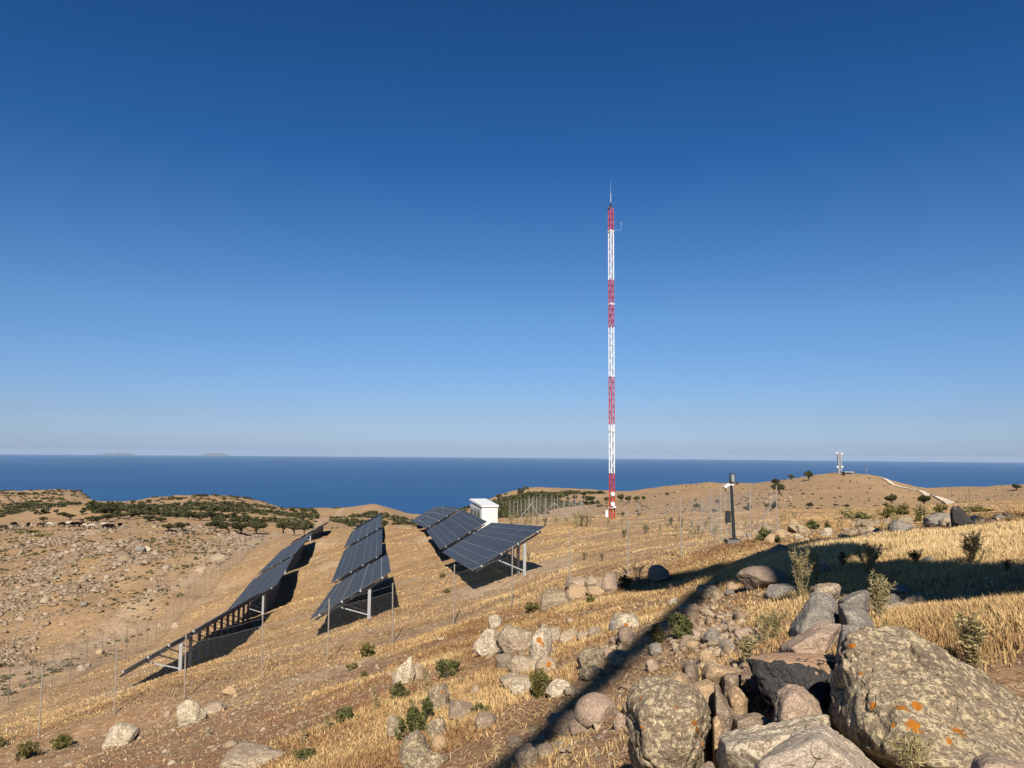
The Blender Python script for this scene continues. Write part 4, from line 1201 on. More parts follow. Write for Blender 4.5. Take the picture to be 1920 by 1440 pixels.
# ---- single rocks on the near slope: label, material, foot x, foot y, width, height, seed, options
S = [
    ("smooth round brown boulder at the edge of the blade shadow", "pink", 1121, 1362, 74, 56, 301, dict(ang=3, amp=0.35, sub=5)),
    ("half shaded boulder touching the smooth round one", "brown", 1058, 1378, 56, 40, 302, {}),
    ("low grey stone between the smooth boulder and the shaded one", "brown", 1090, 1376, 40, 24, 303, {}),
    ("small stone between the round boulder and the streaked boulder", "pink", 1163, 1368, 22, 30, 304, {}),
    ("dark boulder standing wholly in the turbine shadow", "grey", 1240, 1092, 38, 34, 305, dict(ang=6, sub=5, sink=0.1)),
    ("big half buried boulder in the middle of the turbine shadow", "brown", 1440, 1106, 82, 44, 306, dict(ang=5, sub=5, amp=0.6)),
    ("long flat grey stone at the lower edge of the turbine shadow", "grey", 1472, 1119, 56, 24, 307, dict(roll=-14)),
    ("dark stone rising behind the turbine hub shadow", "grey", 1468, 1040, 36, 22, 308, {}),
    ("bluish stone at the end of the shaded rocks beside a thistle", "grey", 1546, 1078, 26, 22, 309, {}),
    ("round dark boulder shaded on the stone bank before the scrub", "grey", 1698, 1003, 40, 30, 310, dict(ang=5, sub=5)),
    ("dark shaded block leaning against the tall black slab", "grey", 1772, 984, 44, 22, 312, dict(roll=-10)),
    ("pale stone at the foot of the tall black slab", "pale", 1838, 980, 30, 14, 313, {}),
    ("dark low stone far along the golden field edge", "grey", 1878, 972, 22, 9, 314, {}),
    ("smaller dark low stone beside a bigger one at the field edge", "grey", 1893, 969, 14, 8, 315, {}),
    ("pale half hidden rock among the golden field grass", "pale", 1808, 1015, 42, 16, 316, {}),
    ("dark stone at the upper edge of the tower shadow band", "grey", 1746, 1058, 26, 16, 317, {}),
    ("spotted white rock heading the pale cluster below the fence", "white", 914, 1228, 50, 52, 321, dict(sub=5, ang=7)),
    ("broad pale block in the middle of the white rock cluster", "pale", 966, 1222, 68, 48, 322, dict(sub=5)),
    ("upright white rock streaked with orange lichen in the cluster", "white", 1014, 1240, 42, 66, 323, dict(sub=5, spots=[(-0.15, 0.75, 0.45), (0.1, 0.5, 0.35)])),
    ("sloping pale rock behind the orange streaked white one", "pale", 1034, 1206, 40, 28, 324, {}),
    ("little white rock with a green tuft above the spotted one", "white", 928, 1178, 26, 28, 325, {}),
    ("grey slab with dark hollow beneath the pale block", "brown", 949, 1256, 38, 30, 326, dict(roll=-12)),
    ("rounded grey brown rock below the pale cluster", "pale", 980, 1264, 62, 32, 327, {}),
    ("small rock tipped with orange lichen over a green bush", "pale", 1024, 1260, 38, 28, 328, dict(spots=[(0.25, 0.55, 0.5)])),
    ("long rock ridge lying in red brown grass", "pale", 966, 1294, 56, 28, 329, {}),
    ("pale rock against the foot of the green bush", "white", 976, 1304, 36, 26, 330, {}),
    ("pale rock on the other side of the same green bush", "white", 1048, 1306, 46, 30, 331, {}),
    ("low cream stone trailing after the pale rock by the bush", "pale", 1073, 1303, 30, 14, 332, {}),
    ("pale rounded rock with an orange spot beyond the cluster", "pale", 1070, 1204, 42, 24, 333, dict(spots=[(0.35, 0.0, 0.45)])),
    ("low grey rocks edge past the orange spotted one", "pale", 1097, 1200, 30, 15, 334, {}),
    ("small brown rock ending the row of low grey rocks", "brown", 1117, 1196, 26, 22, 335, {}),
    ("flat white topped rock with an orange mark beside the dark hole", "white", 1180, 1178, 54, 26, 336, dict(spots=[(-0.2, -0.1, 0.3)])),
    ("dark grey rock with a black hollow beside the flat white one", "grey", 1156, 1184, 24, 22, 337, {}),
    ("brownish rock under the flat white topped one", "brown", 1180, 1204, 36, 28, 338, {}),
    ("grey lichen rock standing alone in the red brown grass", "lichen", 1112, 1256, 50, 38, 339, {}),
    ("lower half sunk slab under the lone lichen rock", "lichen", 1111, 1276, 44, 24, 340, {}),
    ("low slab at the edge of the shadow streak", "lichen", 1168, 1248, 54, 22, 341, {}),
    ("tall pale standing stone among weeds on the bare slope", "white", 755, 1282, 40, 54, 342, dict(sub=5, ang=8, deep=0.6)),
    ("split pale stone next to the tall standing one", "pale", 781, 1274, 26, 34, 343, {}),
    ("tall grey rock with a reddish cap beside a big bush", "lichen", 820, 1336, 38, 58, 344, dict(sub=5, spots=[(0.45, 0.85, 0.35)])),
    ("single small cube of pinkish rock in golden grass", "pink", 891, 1304, 20, 20, 345, dict(ang=6)),
    ("knobbly rock crowned with bright orange lichen", "lichen", 818, 1386, 38, 38, 346, dict(sub=5, spots=[(-0.2, 0.75, 0.6), (-0.45, -0.7, 0.3)])),
    ("round cream stone below the orange crowned rock", "tan", 823, 1408, 27, 29, 347, dict(ang=4, amp=0.5)),
    ("broad grey rock by the round cream stone", "lichen", 777, 1428, 64, 48, 348, dict(sub=5)),
    ("long low grey rock at the picture foot by the cream stone", "lichen", 792, 1450, 84, 42, 349, dict(sub=5)),
    ("edge of a pale rock half behind the big bush", "pale", 737, 1384, 26, 42, 350, {}),
    ("flat reddish grey rock carrying a small green plant", "brown", 866, 1350, 50, 36, 351, {}),
    ("dark low stone below the small green plant", "brown", 912, 1364, 40, 26, 352, {}),
    ("low grey stone alone in the stony straw", "brown", 968, 1400, 34, 20, 353, {}),
    ("grey stone at the edge of the shadow near the picture foot", "brown", 988, 1442, 44, 42, 354, {}),
    ("flat stone lying in the shadow streak near the picture foot", "brown", 1022, 1420, 38, 20, 355, {}),
    ("small angular stone at the sunny edge of the shadow streak", "brown", 1050, 1405, 24, 15, 356, {}),
    ("white boulder alone on the bare red slope", "white", 212, 1402, 56, 40, 361, dict(sub=5, roll=-18, spots=())),
    ("small stone touching the white boulder on the red slope", "pale", 243, 1370, 16, 10, 362, {}),
    ("pale pointed rock on the red slope below a fence post", "white", 350, 1362, 48, 50, 363, dict(sub=5, ang=8, roll=-14)),
    ("flat pale slab beside the pointed rock", "pale", 393, 1340, 42, 16, 364, dict(roll=-12)),
    ("cream flat stone on the worn strip under the fence", "tan", 428, 1303, 28, 15, 365, {}),
    ("little stone paired with the cream flat one", "tan", 440, 1308, 10, 7, 366, {}),
    ("tiny reddish stone beside the pointed rock", "pink", 312, 1345, 11, 12, 367, {}),
    ("long pale rock slab at the bottom edge of the slope", "pale", 462, 1446, 112, 30, 368, dict(sub=5)),
    ("grey lichen slab starting the rock pile below the fence", "lichen", 1042, 1138, 60, 32, 371, dict(roll=-14)),
    ("rounded tan rock in the middle of the pile below the fence", "tan", 1083, 1122, 50, 24, 372, {}),
    ("flat topped rock lying over the tan one in the pile", "pale", 1086, 1104, 46, 20, 373, {}),
    ("dome shaped pale rock in the pile below the fence", "pale", 1117, 1106, 38, 28, 374, {}),
    ("low tan rock under the dome shaped one", "tan", 1119, 1116, 34, 16, 375, {}),
    ("upright block with a brown face ending the pile", "pink", 1143, 1110, 30, 40, 376, dict(ang=6)),
    ("reddish slab at the bottom of the rock pile", "pink", 1066, 1128, 30, 14, 377, {}),
    ("pale rock with white edge where the blade shadow begins", "lichen", 1336, 1124, 46, 26, 381, {}),
    ("white small rock alone in golden grass above the dark bush", "white", 1264, 1136, 18, 18, 382, {}),
    ("long reddish rock behind the dark bush", "pink", 1296, 1148, 36, 16, 383, {}),
    ("sloping blue grey slab in the stony hollow", "grey", 1342, 1206, 36, 26, 384, dict(roll=34, deep=0.6)),
    ("round tan cobble in the stony hollow", "tan", 1302, 1217, 26, 16, 385, dict(ang=4)),
    ("pointed pinkish stone at the shadow streak edge", "pink", 1226, 1258, 24, 22, 386, {}),
    ("shaded pair stone at the hollow's upper edge", "grey", 1231, 1228, 24, 22, 387, {}),
    ("tan round stone in front of the spiny weeds", "tan", 1330, 1243, 32, 22, 388, dict(ang=4)),
    ("golden tan flat block under the round tan stone", "tan", 1334, 1262, 40, 24, 389, {}),
    ("blue grey stone leaning by the spiny weeds", "grey", 1366, 1222, 26, 24, 390, {}),
    ("flat pink boulder half hidden in spiny weeds", "pink", 1408, 1205, 46, 28, 391, {}),
    ("flat capped slab resting on stones by the tower shadow", "grey", 1694, 1113, 54, 12, 392, {}),
    ("small dark block beneath the flat capped slab", "grey", 1682, 1134, 32, 22, 393, {}),
    ("pale slab with a black gap below it by the tower shadow", "pale", 1700, 1146, 46, 16, 394, {}),
    ("grey block beside the pale slab with a black gap", "brown", 1717, 1140, 34, 24, 395, {}),
    ("stone with an orange spot behind the thistle on the wall", "pale", 1672, 1152, 30, 18, 396, dict(spots=[(0.1, 0.2, 0.3)])),
    ("pinkish stone half hidden in dry grass behind the huge boulder", "pink", 1852, 1172, 34, 22, 397, {}),
    ("small pale stone by the thistle behind the huge boulder", "pink", 1842, 1178, 16, 14, 398, {}),
]
for lab, mt, px, py, w, h, sd_, kw in S:
    kw = dict(kw); put_rock(lab, mt, px, py, w, h, sd_, **kw)

# ---- many smaller stones of one sort
def rocks_in(poly, n, wr, label, group, mats, meshes, dmin=1.6, hr=(0.5, 0.9)):
    poly = np.array(poly, float); xs, ys = poly[:, 0], poly[:, 1]
    k = 0; tries = 0
    while k < n and tries < n * 30:
        tries += 1
        x = random.uniform(xs.min(), xs.max()); y = random.uniform(ys.min(), ys.max())
        ins = False
        for a in range(len(poly)):
            x1, y1 = poly[a]; x2, y2 = poly[(a + 1) % len(poly)]
            if (y1 > y) != (y2 > y) and x < (x2 - x1) * (y - y1) / (y2 - y1) + x1: ins = not ins
        if not ins: continue
        g = hit(x, y, dmin)
        kk_ = g[1] / F_PX
        w = math.exp(random.uniform(math.log(wr[0]), math.log(wr[1]))) * kk_ / 2; h = w * random.uniform(*hr)
        o = bpy.data.objects.new("rock", random.choice(meshes[random.choice(mats)]))
        o.scale = (w, w * random.uniform(0.7, 1.1), h); o.rotation_euler = (random.uniform(-.25, .25), random.uniform(-.25, .25), random.uniform(0, 6.28))
        o.location = (g[0], g[1], g[2] + h * 0.35); link(o); tag(o, label, "rock", group); k += 1
PROTO = {}
for mt in ("pale", "white", "tan", "brown", "grey", "pink", "lichen"):
    L_ = []
    for sd_ in range(4):
        co, faces = rock_mesh(700 + sd_ * 13 + len(PROTO) * 71, 4, ang=9)
        me = bpy.data.meshes.new("rock_" + mt); me.vertices.add(len(co)); me.vertices.foreach_set("co", co.ravel())
        me.loops.add(len(faces) * 3); me.loops.foreach_set("vertex_index", faces.ravel()); me.polygons.add(len(faces))
        me.polygons.foreach_set("loop_start", np.arange(0, len(faces) * 3, 3, dtype=np.int32)); me.update(calc_edges=True)
        me.polygons.foreach_set("use_smooth", np.ones(len(faces), bool)); me.materials.append(M_RK[mt]); me.update(); L_.append(me)
    PROTO[mt] = L_
rocks_in([(1190, 1230), (1215, 1190), (1330, 1110), (1430, 1090), (1480, 1120), (1420, 1160), (1400, 1190), (1390, 1240), (1330, 1262), (1240, 1262)], 36, (7, 24), "small tumbled stone in the stony hollow under the shadow streak", "tumbled stones in the hollow", ["pale", "tan", "brown", "pink", "grey"], PROTO)
rocks_in([(1330, 1440), (1345, 1380), (1370, 1270), (1440, 1250), (1560, 1300), (1560, 1380)], 14, (14, 34), "broken stone filling the gaps of the heap by the basalt slab", "broken stones in the heap", ["pink", "brown", "tan", "grey"], PROTO)
rocks_in([(960, 1440), (1000, 1330), (1150, 1262), (1180, 1290), (1160, 1440)], 16, (5, 18), "small stone in the trodden straw beside the shadow streak", "stones in the trodden straw", ["pale", "brown", "pink"], PROTO)
rocks_in([(1350, 985), (1560, 985), (1600, 1010), (1560, 1025), (1380, 1010)], 20, (10, 30), "pale stone of the tumbled wall behind the light pole", "stones of the tumbled wall", ["pale", "white", "tan", "brown"], PROTO, 20, (0.6, 0.95))
rocks_in([(1580, 985), (1760, 975), (1780, 985), (1640, 1012), (1590, 1010)], 17, (12, 36), "weathered stone in the bank behind the golden field", "stones of the bank behind the field", ["pale", "lichen", "brown", "pale"], PROTO, 18, (0.5, 0.8))
rocks_in([(1210, 1098), (1330, 1086), (1420, 1088), (1400, 1110), (1250, 1106)], 8, (6, 16), "grey stone along the lower edge of the turbine shadow", "stones along the shadow edge", ["grey", "brown", "pink"], PROTO)

# ---- rocky terraces across the valley: the largest as things, the rest as rubble
TERR = [([(0, 1090), (60, 1055), (170, 1045), (180, 1075), (60, 1110)], 20, (6, 13)), ([(60, 1060), (200, 1035), (215, 1060), (90, 1080)], 14, (7, 16)),
        ([(0, 1180), (30, 1130), (200, 1110), (210, 1130), (60, 1170), (0, 1200)], 26, (6, 15)), ([(200, 1075), (330, 1050), (400, 1060), (300, 1095), (220, 1100)], 24, (6, 14)),
        ([(350, 1055), (420, 1042), (422, 1052), (360, 1068)], 10, (7, 16)), ([(230, 1160), (330, 1115), (345, 1140), (320, 1180), (240, 1185)], 24, (6, 15)),
        ([(0, 1250), (80, 1210), (100, 1215), (40, 1250)], 14, (6, 14)), ([(130, 1185), (190, 1165), (200, 1175), (140, 1195)], 8, (6, 13)), ([(400, 1020), (480, 1005), (490, 1020), (420, 1030)], 10, (6, 13)),
        ([(60, 1020), (240, 1010), (300, 1025), (120, 1035)], 18, (7, 15))]
for poly, n, wr in TERR:
    rocks_in(poly, int(n * 0.40), wr, "grey outcrop rock on the stony terraces across the valley", "outcrop rocks across the valley", ["brown", "brown", "pale", "lichen"], PROTO, 45, (0.3, 0.65))
for lab, mt, px, py, w, h, sd_ in (("dark split boulder on the plateau edge across the valley", "grey", 258, 1034, 20, 12, 501), ("white half of the split boulder across the valley", "white", 275, 1033, 12, 11, 502),
                                   ("big overhanging ledge rock above the valley track", "pale", 408, 1052, 34, 14, 503), ("flat reddish slab by the valley track", "pink", 374, 1073, 22, 10, 504),
                                   ("pale boulder beside the valley fence", "tan", 184, 1228, 14, 11, 505), ("pale rock heap stone on the grass by the valley fence", "pale", 326, 1178, 18, 12, 506),
                                   ("dark boulder low on the terrace slope", "grey", 154, 1136, 13, 8, 507), ("white rock next to the valley fence foot", "pale", 150, 1257, 18, 10, 508), ("small rock by the fence end in the valley", "pale", 162, 1252, 10, 8, 509)):
    put_rock(lab, mt, px, py, w, h, sd_, sub=4)

def rubble(name, label, n, sampler, size, mat, seed):
    """countless small stones as one mesh"""
    r_ = np.random.default_rng(seed)
    x, y, s = sampler(r_, n)
    z = H(x, y)
    n = len(x)
    base = np.array([(1, 0, 0), (0, 1, 0), (-1, 0, 0), (0, -1, 0), (0, 0, 1), (0.5, 0.5, 0.7), (-0.5, 0.45, 0.75), (0, 0, -0.6)])
    fc = np.array([(0, 1, 5), (1, 6, 5), (5, 6, 4), (0, 5, 4), (1, 2, 6), (2, 4, 6), (2, 3, 4), (3, 0, 4), (1, 0, 7), (2, 1, 7), (3, 2, 7), (0, 3, 7)], np.int32)
    th_ = r_.uniform(0, 6.28, n); c_, s_ = np.cos(th_), np.sin(th_)
    v = base[None] * r_.uniform(0.55, 1.1, (n, 8, 3))
    vx = v[..., 0] * c_[:, None] - v[..., 1] * s_[:, None]; vy = v[..., 0] * s_[:, None] + v[..., 1] * c_[:, None]
    V = np.stack([vx * s[:, None] + x[:, None], vy * s[:, None] + y[:, None], v[..., 2] * (s * 0.6)[:, None] + z[:, None]], -1).reshape(-1, 3)
    Fc = (fc[None] + (np.arange(n) * 8)[:, None, None]).reshape(-1, 3)
    o = mesh_obj(name, V, Fc, mat)
    tag(o, label, "rubble", kind="stuff")
    tint = np.repeat(r_.uniform(0, 1, n), 8); vcol(o, "tint", tint)
    return o
t = NT("rubble_stone"); a_ = t.attr("tint")
c = t.mix(t.ramp(a_.outputs["Fac"], [(0.0, (0.20, 0.15, 0.11)), (0.5, (0.36, 0.29, 0.22)), (1.0, (0.52, 0.45, 0.36))]), (0.3, 0.25, 0.2), (0.5, 0.4, 0.3), "MIX")
rm = t.ramp(a_.outputs["Fac"], [(0.0, (0.15, 0.115, 0.085)), (0.5, (0.25, 0.20, 0.15)), (1.0, (0.39, 0.33, 0.26))])
n_ = t.noise(t.pos(), 12.0, 4); c = t.mix(t.math("MULTIPLY", n_, 0.5), rm, (0.22, 0.17, 0.13)); t.bump(n_, 0.5, 0.05)
M_RUB = t.base(c, 0.95, 0.1, 0.0, (0.92, 0.85, 0.75))
def stone_spill(label, n, polys, size, seed):
    """a spill of broken stones, too many to count, as one mesh"""
    r_ = np.random.default_rng(seed); pro = []
    for q in range(14):
        bm = bmesh.new()
        for _ in range(9):
            p_ = r_.normal(size=3); p_ /= np.linalg.norm(p_); bm.verts.new(tuple(p_ * r_.uniform(0.8, 1.1)))
        res = bmesh.ops.convex_hull(bm, input=bm.verts[:]); bmesh.ops.delete(bm, geom=[e for e in res["geom_interior"] if isinstance(e, bmesh.types.BMVert)], context="VERTS")
        bmesh.ops.bevel(bm, geom=bm.edges[:], offset=0.05, segments=1, affect="EDGES"); bmesh.ops.triangulate(bm, faces=bm.faces[:])
        bm.verts.ensure_lookup_table(); bm.verts.index_update()
        pro.append((np.array([v_.co[:] for v_ in bm.verts]), np.array([[v_.index for v_ in f_.verts] for f_ in bm.faces], np.int32))); bm.free()
    V, Fc, tn, k = [], [], [], 0
    for poly, cnt, sz_ in polys:
        pl = np.array(poly, float)
        for _ in range(cnt):
            w_ = r_.dirichlet(np.ones(len(pl))); px, py = (pl * w_[:, None]).sum(0)
            g = hit(px, py); co, fc = pro[r_.integers(len(pro))]
            s_ = float(np.exp(r_.normal(math.log(size * sz_), 0.45))); a = r_.uniform(0, 6.28); ca3, sa3 = math.cos(a), math.sin(a)
            q = co * s_ * np.array([1, r_.uniform(0.6, 1), r_.uniform(0.45, 0.8)])
            q = np.c_[q[:, 0] * ca3 - q[:, 1] * sa3, q[:, 0] * sa3 + q[:, 1] * ca3, q[:, 2]]
            V.append(q + g + np.array([0, 0, s_ * 0.25])); Fc.append(fc + k); k += len(co); tn.append(np.full(len(co), r_.uniform(0.15, 1)))
    o = mesh_obj("stone_spill", np.concatenate(V), np.concatenate(Fc).astype(np.int32), M_RUB); tag(o, label, "stones", kind="stuff"); vcol(o, "tint", np.concatenate(tn))
stone_spill("broken stones spilling between the big boulders and up the slope", 1,
    [([(1190, 1235), (1330, 1110), (1440, 1095), (1400, 1200), (1340, 1265)], 260, 1.0), ([(1330, 1440), (1345, 1330), (1380, 1260), (1480, 1240), (1560, 1300), (1540, 1400)], 70, 0.55),
     ([(960, 1440), (1010, 1340), (1160, 1270), (1180, 1440)], 150, 0.42), ([(1150, 1290), (1180, 1440), (1240, 1440), (1200, 1280)], 60, 0.6), ([(1370, 1240), (1420, 1170), (1470, 1150), (1400, 1260)], 40, 1.0), ([(1180, 1110), (1340, 1085), (1430, 1090), (1300, 1110)], 70, 1.2), ([(1640, 1150), (1720, 1110), (1760, 1140), (1700, 1170)], 50, 1.0),
     ([(880, 1240), (960, 1170), (1060, 1190), (1080, 1260), (960, 1300)], 70, 1.2), ([(1090, 1215), (1210, 1170), (1200, 1210), (1120, 1260)], 50, 1.0), ([(1780, 1160), (1900, 1120), (1919, 1200)], 30, 0.8),
     ([(1020, 1140), (1150, 1100), (1160, 1120), (1060, 1145)], 40, 1.2), ([(1560, 1000), (1720, 985), (1740, 990), (1620, 1015)], 90, 2.0), ([(1330, 990), (1540, 985), (1580, 1005), (1380, 1012)], 110, 2.0)], 0.055, 77)
def samp_valley(r_, n):
    px = r_.uniform(-150, 500, n * 4); d = np.exp(r_.uniform(math.log(42), math.log(240), n * 4))
    a = (px - 960) / F_PX; x = a * d; y = d
    g = x + 25.3 + 0.176 * (y - 38)
    al = y * 0.985 - x * 0.17
    dens = sstep(0.0, 0.35, xyn(g * 1.0, al * 0.30, 6.0, 4, 61) + 0.05) * (g < -7) * (y < 235) + 0.05 * (g < -3)
    k = r_.uniform(0, 1, n * 4) < dens
    x, y = x[k][:n], y[k][:n]
    return x, y, np.exp(r_.normal(math.log(0.12), 0.6, len(x))) * np.clip(y / 80, 0.6, 2.2)
rubble("rubble", "countless grey stones strewn over the terraces across the valley", 34000, samp_valley, 1, M_RUB, 5)
def samp_near(r_, n):
    d = np.exp(r_.uniform(math.log(4), math.log(40), n * 3)); a = r_.uniform(-0.72, 0.70, n * 3)
    x, y = a * d, d
    zz_ = zones(x, y); dens = np.clip(zz_[:, 1] * 0.9 + zz_[:, 2] * 0.28 + 0.06, 0, 1)
    k = r_.uniform(0, 1, n * 3) < dens
    x, y = x[k][:n], y[k][:n]
    return x, y, np.exp(r_.normal(math.log(0.013), 0.6, len(x))) * np.clip(y / 8, 0.9, 2.4)
rubble("gravel", "loose pebbles and chips over the bare earth", 26000, samp_near, 1, M_RUB, 6)
def samp_far(r_, n):
    px = r_.uniform(1100, 2000, n); d = np.exp(r_.uniform(math.log(140), math.log(480), n))
    a = (px - 960) / F_PX; x = a * d; y = d
    k = xyn(x, y, 40.0, 3, 65) > 0.05
    x, y = x[k], y[k]
    return x, y, np.exp(r_.normal(math.log(0.35), 0.5, len(x)))
rubble("rubble", "thin scatter of stones on the far antenna hill", 3500, samp_far, 1, M_RUB, 7)
# ------------------------------------------------------------------ plants
def leaf_mat(name, stops, transl=0.25):
    t = NT(name); a_ = t.attr("tint")
    c = t.ramp(a_.outputs["Fac"], stops)
    t.base(c, 0.75, 0.2)
    tr = t.new("ShaderNodeBsdfTranslucent"); t.link(t.mix(1.0, c, WARM, "MULTIPLY"), tr.inputs[0])
    mx = t.new("ShaderNodeMixShader"); mx.inputs[0].default_value = transl
    t.link(t.b.outputs[0], mx.inputs[1]); t.link(tr.outputs[0], mx.inputs[2]); t.link(mx.outputs[0], t.out.inputs["Surface"])
    return t.m
M_LEAF = leaf_mat("shrub_leaves", [(0.0, (0.040, 0.050, 0.018)), (0.5, (0.088, 0.105, 0.038)), (1.0, (0.20, 0.205, 0.09))])
M_OLIVE = leaf_mat("olive_leaves", [(0.0, (0.07, 0.07, 0.02)), (0.5, (0.14, 0.13, 0.045)), (1.0, (0.26, 0.23, 0.10))])
M_OAK = leaf_mat("oak_leaves", [(0.0, (0.022, 0.028, 0.012)), (0.5, (0.045, 0.050, 0.022)), (1.0, (0.10, 0.10, 0.048))], 0.15)
M_THIS = leaf_mat("thistle_pale", [(0.0, (0.17, 0.155, 0.075)), (0.5, (0.31, 0.28, 0.15)), (1.0, (0.50, 0.44, 0.27))])
M_THISD = leaf_mat("thistle_dark", [(0.0, (0.045, 0.045, 0.022)), (0.5, (0.085, 0.08, 0.04)), (1.0, (0.16, 0.15, 0.075))], 0.1)
M_GRASS = leaf_mat("dry_grass", [(0.0, (0.17, 0.095, 0.05)), (0.25, (0.31, 0.20, 0.105)), (0.6, (0.46, 0.335, 0.17)), (1.0, (0.64, 0.51, 0.31))], 0.1)
M_BARK = simple("bark", (0.09, 0.07, 0.055), 0.95, 0.05)
M_STALK = simple("dry_stalk", (0.30, 0.24, 0.13), 0.9, 0.1)

def quads(cen, u, v):
    """diamond leaves: centre, half length vector, half width vector"""
    V = np.stack([cen - u, cen + v, cen + u, cen - v], 1).reshape(-1, 3)
    F = np.arange(len(cen) * 4, dtype=np.int32).reshape(-1, 4)
    return V, F

def foliage(name, parent, mat, cen, size, tint, seed, aspect=0.45, up=0.3, loc=None):
    r_ = np.random.default_rng(seed); n = len(cen)
    u = r_.normal(size=(n, 3)); u[:, 2] = np.abs(u[:, 2]) * (0.5 + up); u /= np.linalg.norm(u, axis=1)[:, None]
    w = np.cross(u, r_.normal(size=(n, 3))); w /= np.linalg.norm(w, axis=1)[:, None]
    s = size * r_.uniform(0.6, 1.3, n)
    V, F = quads(cen, u * s[:, None], w * (s * aspect)[:, None])
    o = mesh_obj(name, V, F, mat, parent, loc=loc); vcol(o, "tint", np.repeat(np.clip(tint, 0, 1), 4)); return o

def blob_points(seed, n, blobs):
    """points spread through a union of ellipsoid clumps, denser near their surface"""
    r_ = np.random.default_rng(seed); b = np.array(blobs)
    wgt = b[:, 3] * b[:, 4] * b[:, 5]; k = r_.choice(len(b), n, p=wgt / wgt.sum())
    d = r_.normal(size=(n, 3)); d /= np.linalg.norm(d, axis=1)[:, None]
    rad = r_.uniform(0.35, 1.0, n) ** 0.5
    p = b[k, :3] + d * rad[:, None] * b[k, 3:6]
    return p, k, d

def make_bush(seed, n=900, flat=1.0, leaf=0.10):
    """a unit bush about 2 wide and 1.7 tall: leafy domes on short stems"""
    r_ = np.random.default_rng(seed); bl = []
    for _ in range(22):
        a = r_.uniform(0, 6.28); q = r_.uniform(0, 0.85)
        bl.append((q * math.cos(a), q * math.sin(a), r_.uniform(0.35, 1.25) * (1 - 0.4 * q) * flat, r_.uniform(0.12, 0.36), r_.uniform(0.12, 0.36), r_.uniform(0.14, 0.42) * flat))
    p, k, d = blob_points(seed, n, bl); p[:, 2] = np.maximum(p[:, 2], 0.02)
    tb_ = r_.uniform(0.15, 0.75, len(bl))
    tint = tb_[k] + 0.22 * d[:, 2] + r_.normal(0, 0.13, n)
    return p, tint, leaf, bl
def bush(label, px, py, w, h, seed, mat=None, n=None, name="bush", cat="bush", group="green shrubs on the slope", d=None, leaf=0.10, flat=1.0):
    g = hit(px, py) if d is None else gpt(px, d, py); k = g[1] / F_PX
    W, Hh = w * k / 2, h * k
    n = n or int(np.clip(w * h * 0.9, 160, 2600))
    lf = leaf * math.sqrt(900 / max(n, 300)) 
    p, tint, lf_, bl = make_bush(seed, n, flat)
    s = np.array([W, W * 0.9, Hh / 1.55])
    root = empty(name, g - np.array([0, 0, 0.02])); tag(root, label, cat, group)
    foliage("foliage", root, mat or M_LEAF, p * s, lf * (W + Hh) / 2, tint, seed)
    m = MB()
    for b in bl: m.tube((0, 0, -0.05), np.array(b[:3]) * s, 0.012 * (W + Hh) + 0.002, 4, 0.004)
    m.build("stem", M_BARK, root)
    return root

def thistle(label, px, py, w, h, seed, mat=None, nst=None, group="spiny thistles among the stones", d=None, up=0.55, spike=1.0):
    """branching spiny weed: bent stems set with stiff narrow leaves and spiky heads"""
    r_ = np.random.default_rng(seed)
    g = hit(px, py) if d is None else gpt(px, d, py); k = g[1] / F_PX
    W, Hh = w * k / 2, h * k
    root = empty("thistle", g - np.array([0, 0, 0.01])); tag(root, label, "thistle", group)
    m = MB(); cs, us, ws, tn = [], [], [], []
    nst = nst or int(np.clip(w * 0.26, 4, 15))
    sz = max(min(0.024, 0.09 * Hh), 0.85 * k)
    for s in range(nst):
        a = r_.uniform(0, 6.28); q = r_.uniform(0.15, 1.0) * W
        top = np.array([q * math.cos(a), q * math.sin(a), Hh * r_.uniform(0.55, 1.0)])
        mid_ = top * np.array([0.35, 0.35, 0.55]) + r_.normal(0, 0.06 * Hh, 3)
        st = np.array([q * 0.12 * math.cos(a), q * 0.12 * math.sin(a), -0.03]); path = [st, mid_, top]
        m.tube(st, mid_, max(0.006, 0.22 * k), 4, max(0.005, 0.16 * k)); m.tube(mid_, top, max(0.005, 0.16 * k), 4, 0.003)
        br = [(st, mid_), (mid_, top)]
        for _ in range(3):
            b0 = mid_ + (top - mid_) * r_.uniform(0, 0.7); b1 = b0 + np.array([r_.normal(0, 0.3 * W), r_.normal(0, 0.3 * W), Hh * r_.uniform(0.08, 0.3)])
            m.tube(b0, b1, max(0.004, 0.12 * k), 3, 0.002); br.append((b0, b1))
        for b0, b1 in br:
            L = np.linalg.norm(b1 - b0); nl = int(np.clip(L / sz * 4.0, 6, 40))
            for _ in range(nl):
                c_ = b0 + (b1 - b0) * r_.uniform(0.1, 1.0)
                u = r_.normal(size=3); u[2] = u[2] * 0.5 + up; u /= np.linalg.norm(u)
                l_ = sz * r_.uniform(0.7, 1.6) * spike
                w_ = np.cross(u, r_.normal(size=3)); w_ /= np.linalg.norm(w_)
                cs.append(c_ + u * l_ * 0.8); us.append(u * l_); ws.append(w_ * l_ * 0.13); tn.append(r_.uniform(0.1, 1.0))
            for _ in range(9):
                u = r_.normal(size=3); u[2] = abs(u[2]); u /= np.linalg.norm(u); l_ = sz * 0.7
                w_ = np.cross(u, (0.3, 0.5, 0.8)); w_ /= np.linalg.norm(w_) + 1e-6
                cs.append(b1 + u * l_ * 0.7); us.append(u * l_); ws.append(w_ * l_ * 0.22); tn.append(r_.uniform(0.4, 1.0))
    V, F = quads(np.array(cs), np.array(us), np.array(ws))
    o = mesh_obj("spiny_leaves", V, F, mat or M_THIS, root); vcol(o, "tint", np.repeat(np.array(tn), 4))
    m.build("stem", M_THISD if mat is M_THISD else M_STALK, root)
    return root

